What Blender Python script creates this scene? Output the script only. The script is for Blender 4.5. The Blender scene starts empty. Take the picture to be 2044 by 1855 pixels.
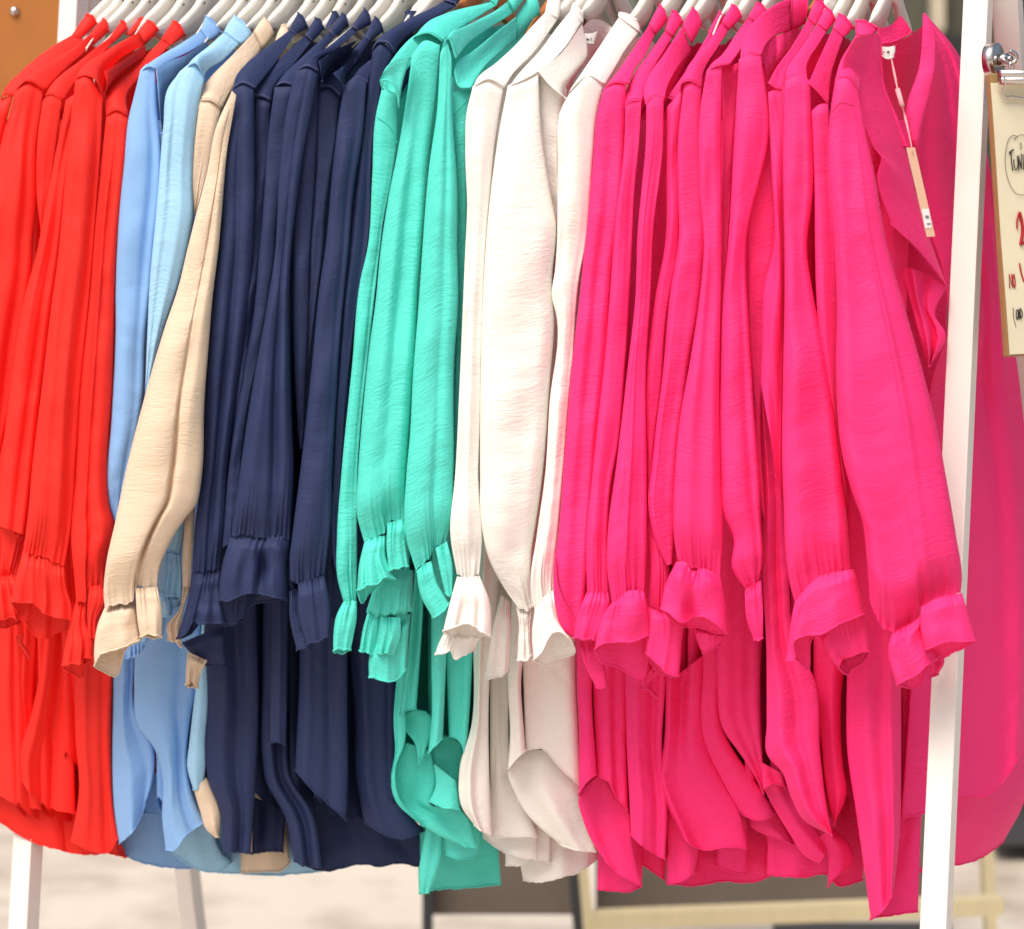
import bpy, math, random
import numpy as np
from mathutils import Vector

scene = bpy.context.scene
COL = scene.collection

# ------------------------------------------------------------------ camera
CAM_H, PITCH, LENS = 1.35, math.radians(5.0), 83.4
W0, H0 = 2044.0, 1855.0                       # pixel frame of the photograph used for measuring
FPX = W0 * LENS / 36.0
cam_d = bpy.data.cameras.new("camera")
cam = bpy.data.objects.new("camera", cam_d)
COL.objects.link(cam)
cam.location = (0, 0, CAM_H)
cam.rotation_euler = (math.pi / 2 - PITCH, 0, 0)
cam_d.lens, cam_d.sensor_width, cam_d.sensor_fit = LENS, 36.0, 'HORIZONTAL'
cam_d.clip_start, cam_d.clip_end = 0.05, 300.0
cam_d.dof.use_dof = True
cam_d.dof.focus_distance = 2.42
cam_d.dof.aperture_fstop = 5.0
scene.camera = cam

# ------------------------------------------------------------------ light
SUN_DIR = Vector((-0.36, -0.60, 1.08)).normalized()      # towards the sun: high, front left, veiled by cloud
world = bpy.data.worlds.new("World")
scene.world = world
world.use_nodes = True
wn = world.node_tree
sky = wn.nodes.new('ShaderNodeTexSky')
sky.sky_type = 'NISHITA'
sky.sun_disc = False
sky.sun_elevation = math.asin(SUN_DIR.z)
sky.sun_rotation = math.atan2(SUN_DIR.x, SUN_DIR.y)
sky.air_density, sky.dust_density, sky.ozone_density = 1.0, 6.0, 0.4
wn.links.new(sky.outputs[0], wn.nodes['Background'].inputs[0])
wn.nodes['Background'].inputs[1].default_value = 0.14
sun_d = bpy.data.lights.new("sun", 'SUN')
sun_d.energy, sun_d.angle, sun_d.color = 2.4, math.radians(34), (1.0, 0.95, 0.88)
sun = bpy.data.objects.new("sun", sun_d)
COL.objects.link(sun)
sun.rotation_euler = (-SUN_DIR).to_track_quat('-Z', 'Y').to_euler()
scene.view_settings.view_transform = 'Standard'
scene.view_settings.look = 'None'
scene.view_settings.exposure = 0.0
scene.view_settings.gamma = 1.0
try:
    scene.cycles.max_bounces = 10
    scene.cycles.diffuse_bounces = 6
    scene.cycles.use_denoising = True
except Exception:
    pass

# ------------------------------------------------------------------ helpers
TH = math.radians(24.0)
DV = np.array([math.sin(TH), math.cos(TH), 0.0])          # the way every hanger points, away from the camera
NV = np.array([math.cos(TH), -math.sin(TH), 0.0])         # along the rail
TAG = {}
for i, ox in enumerate((0, 500, 1000, 1444)):
    for row, oy in zip('abcd', (0, 450, 950, 1355)):
        TAG[row + str(i + 1)] = (ox, oy, 3.36)
TAG['e'] = (1844, 60, 5.085)
TAG['f'] = (1844, 380, 5.085)
TAG['s'] = (0, 0, 1.0)


def PX(s):
    if not isinstance(s, str):
        return np.asarray(s, float)
    out, t = [], (0, 0, 1.0)
    for w in s.split():
        if w in TAG:
            t = TAG[w]
            continue
        x, y = w.split(',')
        out.append((t[0] + float(x) / t[2], t[1] + float(y) / t[2]))
    return np.array(out, float)


def P(px, py, Y):
    """point of the measured pixel on the upright plane at distance Y"""
    px, py, Y = np.broadcast_arrays(np.asarray(px, float), np.asarray(py, float), np.asarray(Y, float))
    a = (px - W0 / 2) / FPX
    b = (H0 / 2 - py) / FPX
    ry = math.cos(PITCH) + b * math.sin(PITCH)
    rz = -math.sin(PITCH) + b * math.cos(PITCH)
    t = Y / ry
    return np.stack([a * t, Y, CAM_H + rz * t], -1)


def near_y(px):
    return 2.575 - 0.285 * np.asarray(px, float) / W0


def curve(pts, n=None, t=None):
    """smooth curve through the points, by chord length"""
    pts = np.asarray(pts, float)
    if t is None:
        t = np.linspace(0, 1, n)
    if len(pts) == 1:
        return np.repeat(pts, len(t), 0)
    if len(pts) > 3:                                     # points that all but coincide would put a kink in the curve
        tot = np.linalg.norm(np.diff(pts, axis=0), axis=1).sum()
        keep = [0]
        for q in range(1, len(pts) - 1):
            if np.linalg.norm(pts[q] - pts[keep[-1]]) > 0.03 * tot and np.linalg.norm(pts[q] - pts[-1]) > 0.02 * tot:
                keep.append(q)
        pts = pts[keep + [len(pts) - 1]]
    d = np.maximum(np.linalg.norm(np.diff(pts, axis=0), axis=1), 1e-6)
    s = np.concatenate([[0], np.cumsum(d)])
    s /= s[-1]
    h = np.diff(s)
    sl = np.diff(pts, axis=0) / h[:, None]
    m = np.empty_like(pts)
    m[0], m[-1] = sl[0], sl[-1]
    if len(pts) > 2:
        m[1:-1] = (sl[:-1] * h[1:, None] + sl[1:] * h[:-1, None]) / (h[1:] + h[:-1])[:, None]
    k = np.clip(np.searchsorted(s, t, 'right') - 1, 0, len(h) - 1)
    hh = h[k][:, None]
    x = ((t - s[k])[:, None]) / hh
    return ((2 * x**3 - 3 * x**2 + 1) * pts[k] + (x**3 - 2 * x**2 + x) * hh * m[k]
            + (-2 * x**3 + 3 * x**2) * pts[k + 1] + (x**3 - x**2) * hh * m[k + 1])


RNG = np.random.default_rng(11)


def crinkle(rng, U, V, n=9):
    """shallow creases lying mostly across the cloth, U V in metres"""
    out = np.zeros(np.broadcast(U, V).shape)
    for _ in range(n):
        wl = rng.uniform(0.013, 0.034)
        a = rng.normal(0.25, 0.45)
        ph = rng.uniform(0, 6.28)
        k = 2 * np.pi / wl
        patch = 0.5 + 0.5 * np.sin(U * rng.uniform(20, 60) + V * rng.uniform(8, 30) + rng.uniform(0, 6))
        out += wl * 0.0085 * patch ** 2 * np.sin(k * (np.cos(a) * V - np.sin(a) * U) + ph + 1.2 * np.sin(U * 45 + ph))
    for _ in range(4):                                    # longer, slanting hangs and slacks
        wl = rng.uniform(0.045, 0.10)
        a = rng.choice([-1, 1]) * rng.uniform(0.3, 1.1)
        patch = 0.5 + 0.5 * np.sin(U * rng.uniform(10, 25) + V * rng.uniform(5, 14) + rng.uniform(0, 6))
        out += wl * 0.011 * patch ** 2 * np.sin(2 * np.pi / wl * (np.cos(a) * V - np.sin(a) * U) + rng.uniform(0, 6))
    return out


class MB:
    def __init__(self):
        self.v, self.f, self.uv, self.n = [], [], [], 0

    def grid(self, V, UV, closed=False):
        nv, nu = V.shape[:2]
        idx = self.n + np.arange(nv * nu).reshape(nv, nu)
        if closed:
            nxt = np.roll(idx, -1, 1)
            q = np.stack([idx[:-1], nxt[:-1], nxt[1:], idx[1:]], -1)
        else:
            q = np.stack([idx[:-1, :-1], idx[:-1, 1:], idx[1:, 1:], idx[1:, :-1]], -1)
        self.v.append(V.reshape(-1, 3))
        self.uv.append(UV.reshape(-1, 2))
        self.f.append(q.reshape(-1, 4))
        self.n += nv * nu

    def tube(self, pts, r, k=6, caps=True):
        pts = np.asarray(pts, float)
        r = np.broadcast_to(np.asarray(r, float), (len(pts),)).copy()
        t = np.gradient(pts, axis=0)
        t /= np.linalg.norm(t, axis=1, keepdims=True) + 1e-12
        ref = np.array([0.13, -0.9, 0.41])
        a = np.cross(t, ref)
        a /= np.linalg.norm(a, axis=1, keepdims=True) + 1e-12
        b = np.cross(t, a)
        if caps:
            pts = np.concatenate([pts[:1], pts, pts[-1:]])
            a = np.concatenate([a[:1], a, a[-1:]])
            b = np.concatenate([b[:1], b, b[-1:]])
            r = np.concatenate([[1e-5], r, [1e-5]])
        ph = np.linspace(0, 2 * np.pi, k, endpoint=False)
        V = pts[:, None] + r[:, None, None] * (np.cos(ph)[None, :, None] * a[:, None] + np.sin(ph)[None, :, None] * b[:, None])
        UV = np.zeros(V.shape[:2] + (2,))
        UV[..., 0] = ph[None] * r.max()
        UV[..., 1] = np.linspace(0, np.linalg.norm(np.diff(pts, axis=0), axis=1).sum(), len(pts))[:, None]
        self.grid(V, UV, True)

    def box(self, corners):
        """eight corners: four of one face, then the four opposite"""
        c = np.asarray(corners, float)
        o = self.n
        Fs = [(0, 1, 2, 3), (7, 6, 5, 4), (0, 4, 5, 1), (1, 5, 6, 2), (2, 6, 7, 3), (3, 7, 4, 0)]
        v, f, uv = [], [], []
        for q in Fs:
            b = o + len(v)
            p = c[list(q)]
            e1, e2 = np.linalg.norm(p[1] - p[0]), np.linalg.norm(p[3] - p[0])
            v += list(p)
            uv += [(0, 0), (e1, 0), (e1, e2), (0, e2)]
            f.append((b, b + 1, b + 2, b + 3))
        self.v.append(np.array(v))
        self.uv.append(np.array(uv, float))
        self.f.append(np.array(f))
        self.n += len(v)

    def build(self, name, mat, parent=None, smooth=True, loc=None, weld=False, bevel=0.0):
        V = np.concatenate(self.v)
        F = np.concatenate(self.f).astype(np.int32)
        UV = np.concatenate(self.uv)
        off = np.array(parent_loc(parent)) if parent else np.zeros(3)
        if loc is not None:
            off = np.asarray(loc, float)
        V = V - off
        me = bpy.data.meshes.new(name)
        me.vertices.add(len(V))
        me.vertices.foreach_set('co', V.astype(np.float32).ravel())
        me.loops.add(F.size)
        me.loops.foreach_set('vertex_index', F.ravel())
        me.polygons.add(len(F))
        me.polygons.foreach_set('loop_start', np.arange(0, F.size, 4, dtype=np.int32))
        me.polygons.foreach_set('loop_total', np.full(len(F), 4, np.int32))
        me.polygons.foreach_set('use_smooth', np.full(len(F), bool(smooth)))
        me.update(calc_edges=True)
        uvl = me.uv_layers.new(name='UVMap')
        uvl.data.foreach_set('uv', UV[F.ravel()].astype(np.float32).ravel())
        if weld:
            import bmesh
            bm = bmesh.new()
            bm.from_mesh(me)
            bmesh.ops.remove_doubles(bm, verts=bm.verts, dist=1e-5)
            if bevel:
                bmesh.ops.bevel(bm, geom=[e for e in bm.edges], offset=bevel, segments=2, affect='EDGES', profile=0.6)
            bm.to_mesh(me)
            bm.free()
        me.materials.append(mat)
        o = bpy.data.objects.new(name, me)
        COL.objects.link(o)
        if parent:
            o.parent = parent
        elif loc is not None:
            o.location = loc
        return o


def parent_loc(p):
    t = Vector((0, 0, 0))
    while p is not None:
        t += Vector(p.location)
        p = p.parent
    return tuple(t)


def tag(o, label=None, cat=None, group=None, kind=None):
    if label: o['label'] = label
    if cat: o['category'] = cat
    if group: o['group'] = group
    if kind: o['kind'] = kind
    return o


def empty(name, loc, label, cat, group=None):
    o = bpy.data.objects.new(name, None)
    o.empty_display_size = 0.05
    o.location = tuple(float(x) for x in loc)
    COL.objects.link(o)
    return tag(o, label, cat, group)


# ------------------------------------------------------------------ materials
def new_mat(name):
    m = bpy.data.materials.new(name)
    m.use_nodes = True
    nt = m.node_tree
    return m, nt, nt.nodes['Principled BSDF']


def fabric(name, col, crepe=0.5, rough=0.7, sheen=0.0, spec=0.33, trans=0.0, alt=None):
    m, nt, b = new_mat(name)
    N, L = nt.nodes.new, nt.links.new
    uv = N('ShaderNodeTexCoord')
    mp = N('ShaderNodeMapping')
    mp.inputs['Rotation'].default_value = (0, 0, math.radians(20))
    mp.inputs['Scale'].default_value = (120, 310, 1)
    L(uv.outputs['UV'], mp.inputs[0])
    n1 = N('ShaderNodeTexNoise')
    n1.inputs['Scale'].default_value = 1.0
    n1.inputs['Detail'].default_value = 3
    n1.inputs['Roughness'].default_value = 0.55
    n1.inputs['Distortion'].default_value = 0.6
    L(mp.outputs[0], n1.inputs['Vector'])
    mp2 = N('ShaderNodeMapping')
    mp2.inputs['Rotation'].default_value = (0, 0, math.radians(-6))
    mp2.inputs['Scale'].default_value = (160, 900, 1)
    L(uv.outputs['UV'], mp2.inputs[0])
    n2 = N('ShaderNodeTexNoise')
    n2.inputs['Scale'].default_value = 1.0
    n2.inputs['Detail'].default_value = 2
    L(mp2.outputs[0], n2.inputs['Vector'])
    # patchy strength: the crinkle comes and goes over the cloth
    n3 = N('ShaderNodeTexNoise')
    n3.inputs['Scale'].default_value = 14.0
    n3.inputs['Detail'].default_value = 2
    L(uv.outputs['UV'], n3.inputs['Vector'])
    mr = N('ShaderNodeMapRange')
    mr.inputs['From Min'].default_value, mr.inputs['From Max'].default_value = 0.35, 0.65
    mr.inputs['To Min'].default_value, mr.inputs['To Max'].default_value = 0.25, 1.0
    L(n3.outputs[0], mr.inputs[0])
    mul = N('ShaderNodeMath'); mul.operation = 'MULTIPLY'
    L(n1.outputs[0], mul.inputs[0]); L(mr.outputs[0], mul.inputs[1])
    add = N('ShaderNodeMath'); add.operation = 'MULTIPLY_ADD'
    L(n2.outputs[0], add.inputs[0]); add.inputs[1].default_value = 0.22
    L(mul.outputs[0], add.inputs[2])
    bp = N('ShaderNodeBump')
    bp.inputs['Strength'].default_value = crepe
    bp.inputs['Distance'].default_value = 0.004
    L(add.outputs[0], bp.inputs['Height'])
    L(bp.outputs[0], b.inputs['Normal'])
    mx = N('ShaderNodeMix'); mx.data_type = 'RGBA'
    L(n2.outputs[0], mx.inputs[0])
    c2 = alt or tuple(min(1, c * 0.93) for c in col)
    mx.inputs[6].default_value = (*col, 1)
    mx.inputs[7].default_value = (*c2, 1)
    L(mx.outputs[2], b.inputs['Base Color'])
    b.inputs['Roughness'].default_value = rough
    b.inputs['Specular IOR Level'].default_value = spec
    b.inputs['Sheen Weight'].default_value = sheen
    b.inputs['Sheen Roughness'].default_value = 0.45
    return m


def plain(name, col, rough=0.5, spec=0.4, metal=0.0, bump=0.0, scale=60, vary=0.05, stretch=(1, 1, 1)):
    m, nt, b = new_mat(name)
    N, L = nt.nodes.new, nt.links.new
    tc = N('ShaderNodeTexCoord')
    mp = N('ShaderNodeMapping')
    mp.inputs['Scale'].default_value = stretch
    L(tc.outputs['Object'], mp.inputs[0])
    n = N('ShaderNodeTexNoise')
    n.inputs['Scale'].default_value = scale
    n.inputs['Detail'].default_value = 4
    L(mp.outputs[0], n.inputs['Vector'])
    mx = N('ShaderNodeMix'); mx.data_type = 'RGBA'
    L(n.outputs[0], mx.inputs[0])
    mx.inputs[6].default_value = (*[min(1, c * (1 + vary)) for c in col], 1)
    mx.inputs[7].default_value = (*[c * (1 - vary) for c in col], 1)
    L(mx.outputs[2], b.inputs['Base Color'])
    if bump:
        bp = N('ShaderNodeBump')
        bp.inputs['Strength'].default_value = bump
        bp.inputs['Distance'].default_value = 0.002
        L(n.outputs[0], bp.inputs['Height'])
        L(bp.outputs[0], b.inputs['Normal'])
    b.inputs['Roughness'].default_value = rough
    b.inputs['Specular IOR Level'].default_value = spec
    b.inputs['Metallic'].default_value = metal
    return m


FAB = {
    'red': fabric('red_cloth', (0.88, 0.024, 0.016), 0.2),
    'blue': fabric('cornflower_cloth', (0.25, 0.46, 0.80), 0.16),
    'sky': fabric('sky_blue_cloth', (0.36, 0.64, 0.88), 0.4),
    'beige': fabric('beige_cloth', (0.76, 0.60, 0.45), 0.45),
    'navy': fabric('navy_cloth', (0.019, 0.031, 0.098), 0.26),
    'turq': fabric('turquoise_cloth', (0.095, 0.70, 0.60), 0.45),
    'white': fabric('white_cloth', (0.87, 0.84, 0.79), 0.42),
    'pink': fabric('pink_cloth', (0.95, 0.030, 0.205), 0.42),
}
THREAD = {
    'red': plain('red_thread', (0.55, 0.01, 0.01), 0.8),
    'blue': plain('blue_thread', (0.12, 0.28, 0.55), 0.8),
    'sky': plain('sky_thread', (0.18, 0.42, 0.60), 0.8),
    'beige': plain('beige_thread', (0.5, 0.36, 0.24), 0.8),
    'navy': plain('navy_thread', (0.08, 0.09, 0.20), 0.8),
    'turq': plain('turquoise_thread', (0.03, 0.42, 0.32), 0.8),
    'white': plain('white_thread', (0.55, 0.48, 0.45), 0.8),
    'pink': plain('pink_thread', (0.50, 0.01, 0.08), 0.8),
}
M_PAINT = plain('white_painted_wood', (0.80, 0.76, 0.72), 0.45, 0.4, bump=0.05, scale=25, vary=0.02, stretch=(1, 1, 0.1))
_nt = M_PAINT.node_tree
_b = _nt.nodes['Principled BSDF']
_src = _b.inputs['Base Color'].links[0].from_socket
_tc = _nt.nodes.new('ShaderNodeTexCoord')
_n = _nt.nodes.new('ShaderNodeTexNoise'); _n.inputs['Scale'].default_value = 42; _n.inputs['Detail'].default_value = 6; _n.inputs['Roughness'].default_value = 0.7
_r = _nt.nodes.new('ShaderNodeValToRGB')
_r.color_ramp.elements[0].position, _r.color_ramp.elements[1].position = 0.69, 0.74
_m = _nt.nodes.new('ShaderNodeMix'); _m.data_type = 'RGBA'
_m.inputs[7].default_value = (0.42, 0.36, 0.30, 1)
_nt.links.new(_tc.outputs['Object'], _n.inputs['Vector']); _nt.links.new(_n.outputs[0], _r.inputs[0])
_nt.links.new(_r.outputs[0], _m.inputs[0]); _nt.links.new(_src, _m.inputs[6]); _nt.links.new(_m.outputs[2], _b.inputs['Base Color'])
M_HANGER = plain('cream_lacquer', (0.80, 0.77, 0.70), 0.35, 0.45, scale=20, vary=0.02)
M_OAK = plain('varnished_hanger_wood', (0.45, 0.14, 0.03), 0.4, 0.4, scale=30, vary=0.2, stretch=(1, 1, 6))
M_STEEL = plain('steel', (0.62, 0.58, 0.55), 0.22, 0.5, metal=1.0)
M_DARK = plain('dark_print', (0.02, 0.02, 0.022), 0.7)


# ------------------------------------------------------------------ cloth pieces
def smooth01(x):
    x = np.clip(x, 0, 1)
    return x * x * (3 - 2 * x)


def coons(T, L, R, H, u, v):
    """u: (nu,) v: (nv,) -> pixel grid (nv,nu,2)"""
    cL, cR = curve(L, t=v), curve(R, t=v)
    lin = lambda a, b: a[None] * (1 - u)[:, None] + b[None] * u[:, None]
    c00, c10, c01, c11 = cL[0], cR[0], cL[-1], cR[-1]

    def edge(E, a, b):
        if E is None:
            return lin(a, b)
        e = curve(E, t=u)
        # the ends of the edge follow the side curves
        return e + (a - E[0])[None] * (1 - u)[:, None] + (b - E[-1])[None] * u[:, None]

    cT, cH = edge(T, c00, c10), edge(H, c01, c11)
    U, V = u[None, :, None], v[:, None, None]
    S = (1 - U) * cL[:, None] + U * cR[:, None] + (1 - V) * cT[None] + V * cH[None]
    S = S - ((1 - U) * (1 - V) * c00 + U * (1 - V) * c10 + (1 - U) * V * c01 + U * V * c11)
    return S


def auto_folds(rng, wpx, amp):
    """soft vertical folds: list of (centre at top, centre at bottom, sigma, height)"""
    n = max(1, int(round(wpx / 50.0)))
    out = []
    for i in range(n):
        c = (i + 0.5 + rng.uniform(-0.3, 0.3)) / n
        out.append((np.clip(c + rng.uniform(-.15, .15), .08, .92), c, rng.uniform(0.3, 0.5) / max(n, 1.6), amp * rng.choice([-1, 1]) * rng.uniform(0.5, 1.0)))
    return out


def tube(mb, L, R, T=None, H=None, HB=None, dz=0.0, dzb=None, k=0.38, cap=0.018, k0=None, folds='auto', fold_amp=1.0,
         gather=0.0, gather_top=0.0, ruffle=0.0, rn=5, close=0.0, nu=None, nv=None, hem=True, base=None, dzu=0.0, seed=None, captop=False, uvswap=False, crk=1.0):
    """closed cloth tube whose outline runs along L and R; HB lowers or lifts the far edge of the opening"""
    L, R = PX(L), PX(R)
    T = PX(T) if T is not None else None
    H = PX(H) if H is not None else None
    rng = np.random.default_rng(seed if seed is not None else int(RNG.integers(1 << 30)))
    lng = np.linalg.norm(np.diff(L, axis=0), axis=1).sum()
    nv = nv or int(np.clip(lng / 9, 14, 110))
    nu = nu or (136 if (gather or gather_top) else 72)
    v = np.linspace(0, 1, nv)
    if gather:
        v = 1 - (1 - v) ** 1.25
    if gather_top:
        v = v ** 1.3
    ph = np.linspace(0, 2 * np.pi, nu, endpoint=False)
    uf = (1 - np.cos(ph)) / 2
    half = nu // 2 + 1
    S = np.empty((nv, nu, 2))
    S[:, :half] = coons(T, L, R, H, uf[:half], v)
    ub = uf[half:]
    if HB is not None:
        S[:, half:] = coons(T, L, R, PX(HB), ub, v)
    else:
        S[:, half:] = coons(T, L, R, H, ub, v)
        S[:, half:, 1] -= (4.0 * np.sin(np.pi * ub))[None] * (v[:, None] > 0.5) * v[:, None]
    mid = np.r_[L, R][:, 0].mean()
    Y0 = near_y(mid) if base is None else base
    wpx = np.linalg.norm(curve(R, t=v) - curve(L, t=v), axis=1)
    wm = wpx * Y0 / FPX
    th = np.minimum(k * wm, cap)
    if k0 is not None:
        th = th * (k0 + (1 - k0) * smooth01(v / 0.25))
    if close:
        th = th * (1 - (1 - close) * smooth01((v - 0.90) / 0.10) ** 1.3)
    dzt = dz + ((dzb - dz) if dzb is not None else 0.0) * v
    sn = np.sin(ph)
    prof = np.sign(sn) * np.abs(sn) ** 0.52
    D = -prof[None] * th[:, None]
    if folds == 'auto':
        fl = auto_folds(rng, wpx.mean(), 0.32 * fold_amp)
    else:
        fl = folds or []
    side = np.where(sn >= 0, 1.0, 0.5)[None] * np.abs(sn)[None] ** 0.5
    env = smooth01(v / 0.2)[:, None] * 0.7 + 0.3
    for (ct, cb, sg, am) in fl:
        wa, wb = rng.uniform(0, 6, 2)
        c = (ct + (cb - ct) * v + 0.035 * np.sin(6.5 * v + wa))[:, None]
        D -= 0.8 * am * (0.72 + 0.38 * np.sin(7 * v + wb))[:, None] * th[:, None] * np.exp(-((uf[None] - c) / (1.2 * sg)) ** 2) * side * env
    Lm = lng * Y0 / FPX
    ug = uf * wm.mean()
    if gather:
        n = np.clip(wpx[-1] / 9.0, 4, 12)
        w1, w2, w3 = rng.uniform(0, 6, 3)
        rip = np.sin(2 * np.pi * n * uf + 2.2 * np.sin(7 * uf + w1) + w2) * (0.6 + 0.4 * np.sin(9 * uf + w3)) + 0.5 * np.sin(2 * np.pi * n * 0.43 * uf + w3)
        reach = 0.014 + 0.022 * (0.5 + 0.5 * np.sin(11 * uf + w1))
        e = np.exp(-(((1 - v) * Lm)[:, None] / reach[None]) ** 1.5)
        D += gather * e * rip[None] * (np.abs(sn) * np.where(sn > 0, 1, .3))[None]
        S[..., 1] += 2.0 * e * np.sin(2 * np.pi * n * 0.5 * uf + w1)[None]
    if gather_top:
        n = np.clip(wpx[0] / 9.0, 4, 12)
        w1, w2, w3 = rng.uniform(0, 6, 3)
        rip = np.sin(2 * np.pi * n * uf + 2.2 * np.sin(7 * uf + w1) + w2) * (0.6 + 0.4 * np.sin(9 * uf + w3))
        reach = 0.006 + 0.012 * (0.5 + 0.5 * np.sin(8 * uf + w2))
        e = np.exp(-((v * Lm)[:, None] / reach[None] / 1.3) ** 1.4)
        D += gather_top * e * rip[None] * (np.abs(sn) * np.where(sn > 0, 1, .25))[None]
    if ruffle:
        p1, p2 = rng.uniform(0, 6, 2)
        D += ruffle * smooth01(v)[:, None] * (np.sin(2 * np.pi * rn * uf + p1) + 0.3 * np.sin(2 * np.pi * rn * 1.7 * uf + p2))[None] * np.abs(sn)[None] ** 0.5
        S[..., 1] += 2.0 * (v ** 3)[:, None] * np.sin(2 * np.pi * rn * 0.8 * uf + p2)[None] * np.abs(sn)[None]
    # slow wander of the cloth
    a, b2, c2 = rng.uniform(0, 6, 3)
    vm = v * Lm
    D += 0.0011 * np.sin(vm[:, None] * 55 + ug[None] * 60 + a) * np.abs(sn)[None] + 0.0013 * np.sin(vm[:, None] * 23 - ug[None] * 40 + b2) * np.abs(sn)[None]
    D += crinkle(rng, ug[None], vm[:, None]) * np.abs(sn)[None] * crk
    if hem:
        S[-1, :, 1] += rng.normal(0, 0.7, nu)
    Y = Y0 + dzt[:, None] + dzu * (uf[None] - 0.5) + D
    V = P(S[..., 0], S[..., 1], Y)
    if captop:
        V[0] = P(S[0, :, 0], S[0, :, 1] - 2, np.broadcast_to(Y0 + dzt[0] + dzu * (uf - 0.5), (nu,)))
    UV = np.empty((nv, nu, 2))
    UV[..., 0] = (ph / np.pi * wm.mean())[None] + rng.uniform(0, 3)
    UV[..., 1] = vm[:, None] + rng.uniform(0, 3)
    # seam column: duplicate first vertex so the pattern does not fold back
    V = np.concatenate([V, V[:, :1]], 1)
    last = UV[:, :1].copy(); last[..., 0] += 2 * wm.mean()
    UV = np.concatenate([UV, last], 1)
    mb.grid(V, UV[..., ::-1] if uvswap else UV, False)
    if hem:
        mb.tube(V[-1], 0.0010, 5, False)
    return V


def sheet(mb, L, R, T=None, H=None, dz=0.0, dzb=None, bulge=0.010, wall=0.05, folds='auto', fold_amp=1.0, dzu=0.0, curl=0.0,
          nu=48, nv=None, hem=True, seed=None, base=None):
    """open cloth panel hanging between L and R whose two edges turn back into the depth"""
    L, R = PX(L), PX(R)
    T = PX(T) if T is not None else None
    H = PX(H) if H is not None else None
    rng = np.random.default_rng(seed if seed is not None else int(RNG.integers(1 << 30)))
    lng = max(np.linalg.norm(np.diff(L, axis=0), axis=1).sum(), np.linalg.norm(np.diff(R, axis=0), axis=1).sum())
    nv = nv or int(np.clip(lng / 9, 10, 110))
    v = np.linspace(0, 1, nv)
    t = np.linspace(0, np.pi, nu)
    u = (1 - np.cos(t)) / 2
    S = coons(T, L, R, H, u, v)
    mid = np.r_[L, R][:, 0].mean()
    Y0 = near_y(mid) if base is None else base
    wpx = np.linalg.norm(curve(R, t=v) - curve(L, t=v), axis=1)
    wm = np.maximum(wpx, 1) * Y0 / FPX
    bl = np.minimum(bulge, wm * 0.45)
    prof = np.sin(t) ** 0.7
    D = -prof[None] * bl[:, None]
    fl = auto_folds(rng, wpx.mean(), 0.006 * fold_amp) if folds == 'auto' else (folds or [])
    for (ct, cb, sg, am) in fl:
        wa, wb = rng.uniform(0, 6, 2)
        c = (ct + (cb - ct) * v + 0.035 * np.sin(5.0 * v + wa))[:, None]
        D -= am * (0.75 + 0.35 * np.sin(5.5 * v + wb))[:, None] * np.exp(-((u[None] - c) / sg) ** 2) * np.sin(t)[None] ** 0.5
    Lm = lng * Y0 / FPX
    vm = v * Lm
    a, b2 = rng.uniform(0, 6, 2)
    ug = u * wm.mean()
    D += (0.0012 * np.sin(vm[:, None] * 45 + ug[None] * 50 + a) + 0.0012 * np.sin(vm[:, None] * 20 - ug[None] * 35 + b2)) * np.sin(t)[None]
    D += crinkle(rng, ug[None], vm[:, None]) * np.sin(t)[None] * 1.2
    if curl:
        D += curl * (v ** 4)[:, None]
    dzt = dz + ((dzb - dz) if dzb is not None else 0.0) * v
    if hem:
        S[-1, :, 1] += rng.normal(0, 0.7, nu)
    Y = Y0 + dzt[:, None] + dzu * (u[None] - 0.5) + D
    if wall:
        nw = 3
        cx = S[:, nu // 2]
        pre, post, yp, yq = [], [], [], []
        for i in range(nw, 0, -1):
            f = i / nw
            pre.append(S[:, 0] + (cx - S[:, 0]) * 0.12 * f)
            yp.append(Y[:, 0] + wall * f)
        for i in range(1, nw + 1):
            f = i / nw
            post.append(S[:, -1] + (cx - S[:, -1]) * 0.12 * f)
            yq.append(Y[:, -1] + wall * f)
        S = np.concatenate([np.stack(pre, 1), S, np.stack(post, 1)], 1)
        Y = np.concatenate([np.stack(yp, 1), Y, np.stack(yq, 1)], 1)
    V = P(S[..., 0], S[..., 1], Y)
    UV = np.empty(V.shape[:2] + (2,))
    seg = np.linalg.norm(np.diff(V[nv // 2], axis=0), axis=1)
    UV[..., 0] = np.concatenate([[0], np.cumsum(seg)])[None] + rng.uniform(0, 3)
    UV[..., 1] = vm[:, None] + rng.uniform(0, 3)
    mb.grid(V, UV, False)
    if hem:
        mb.tube(V[-1], 0.0010, 5, False)
    return V


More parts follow.
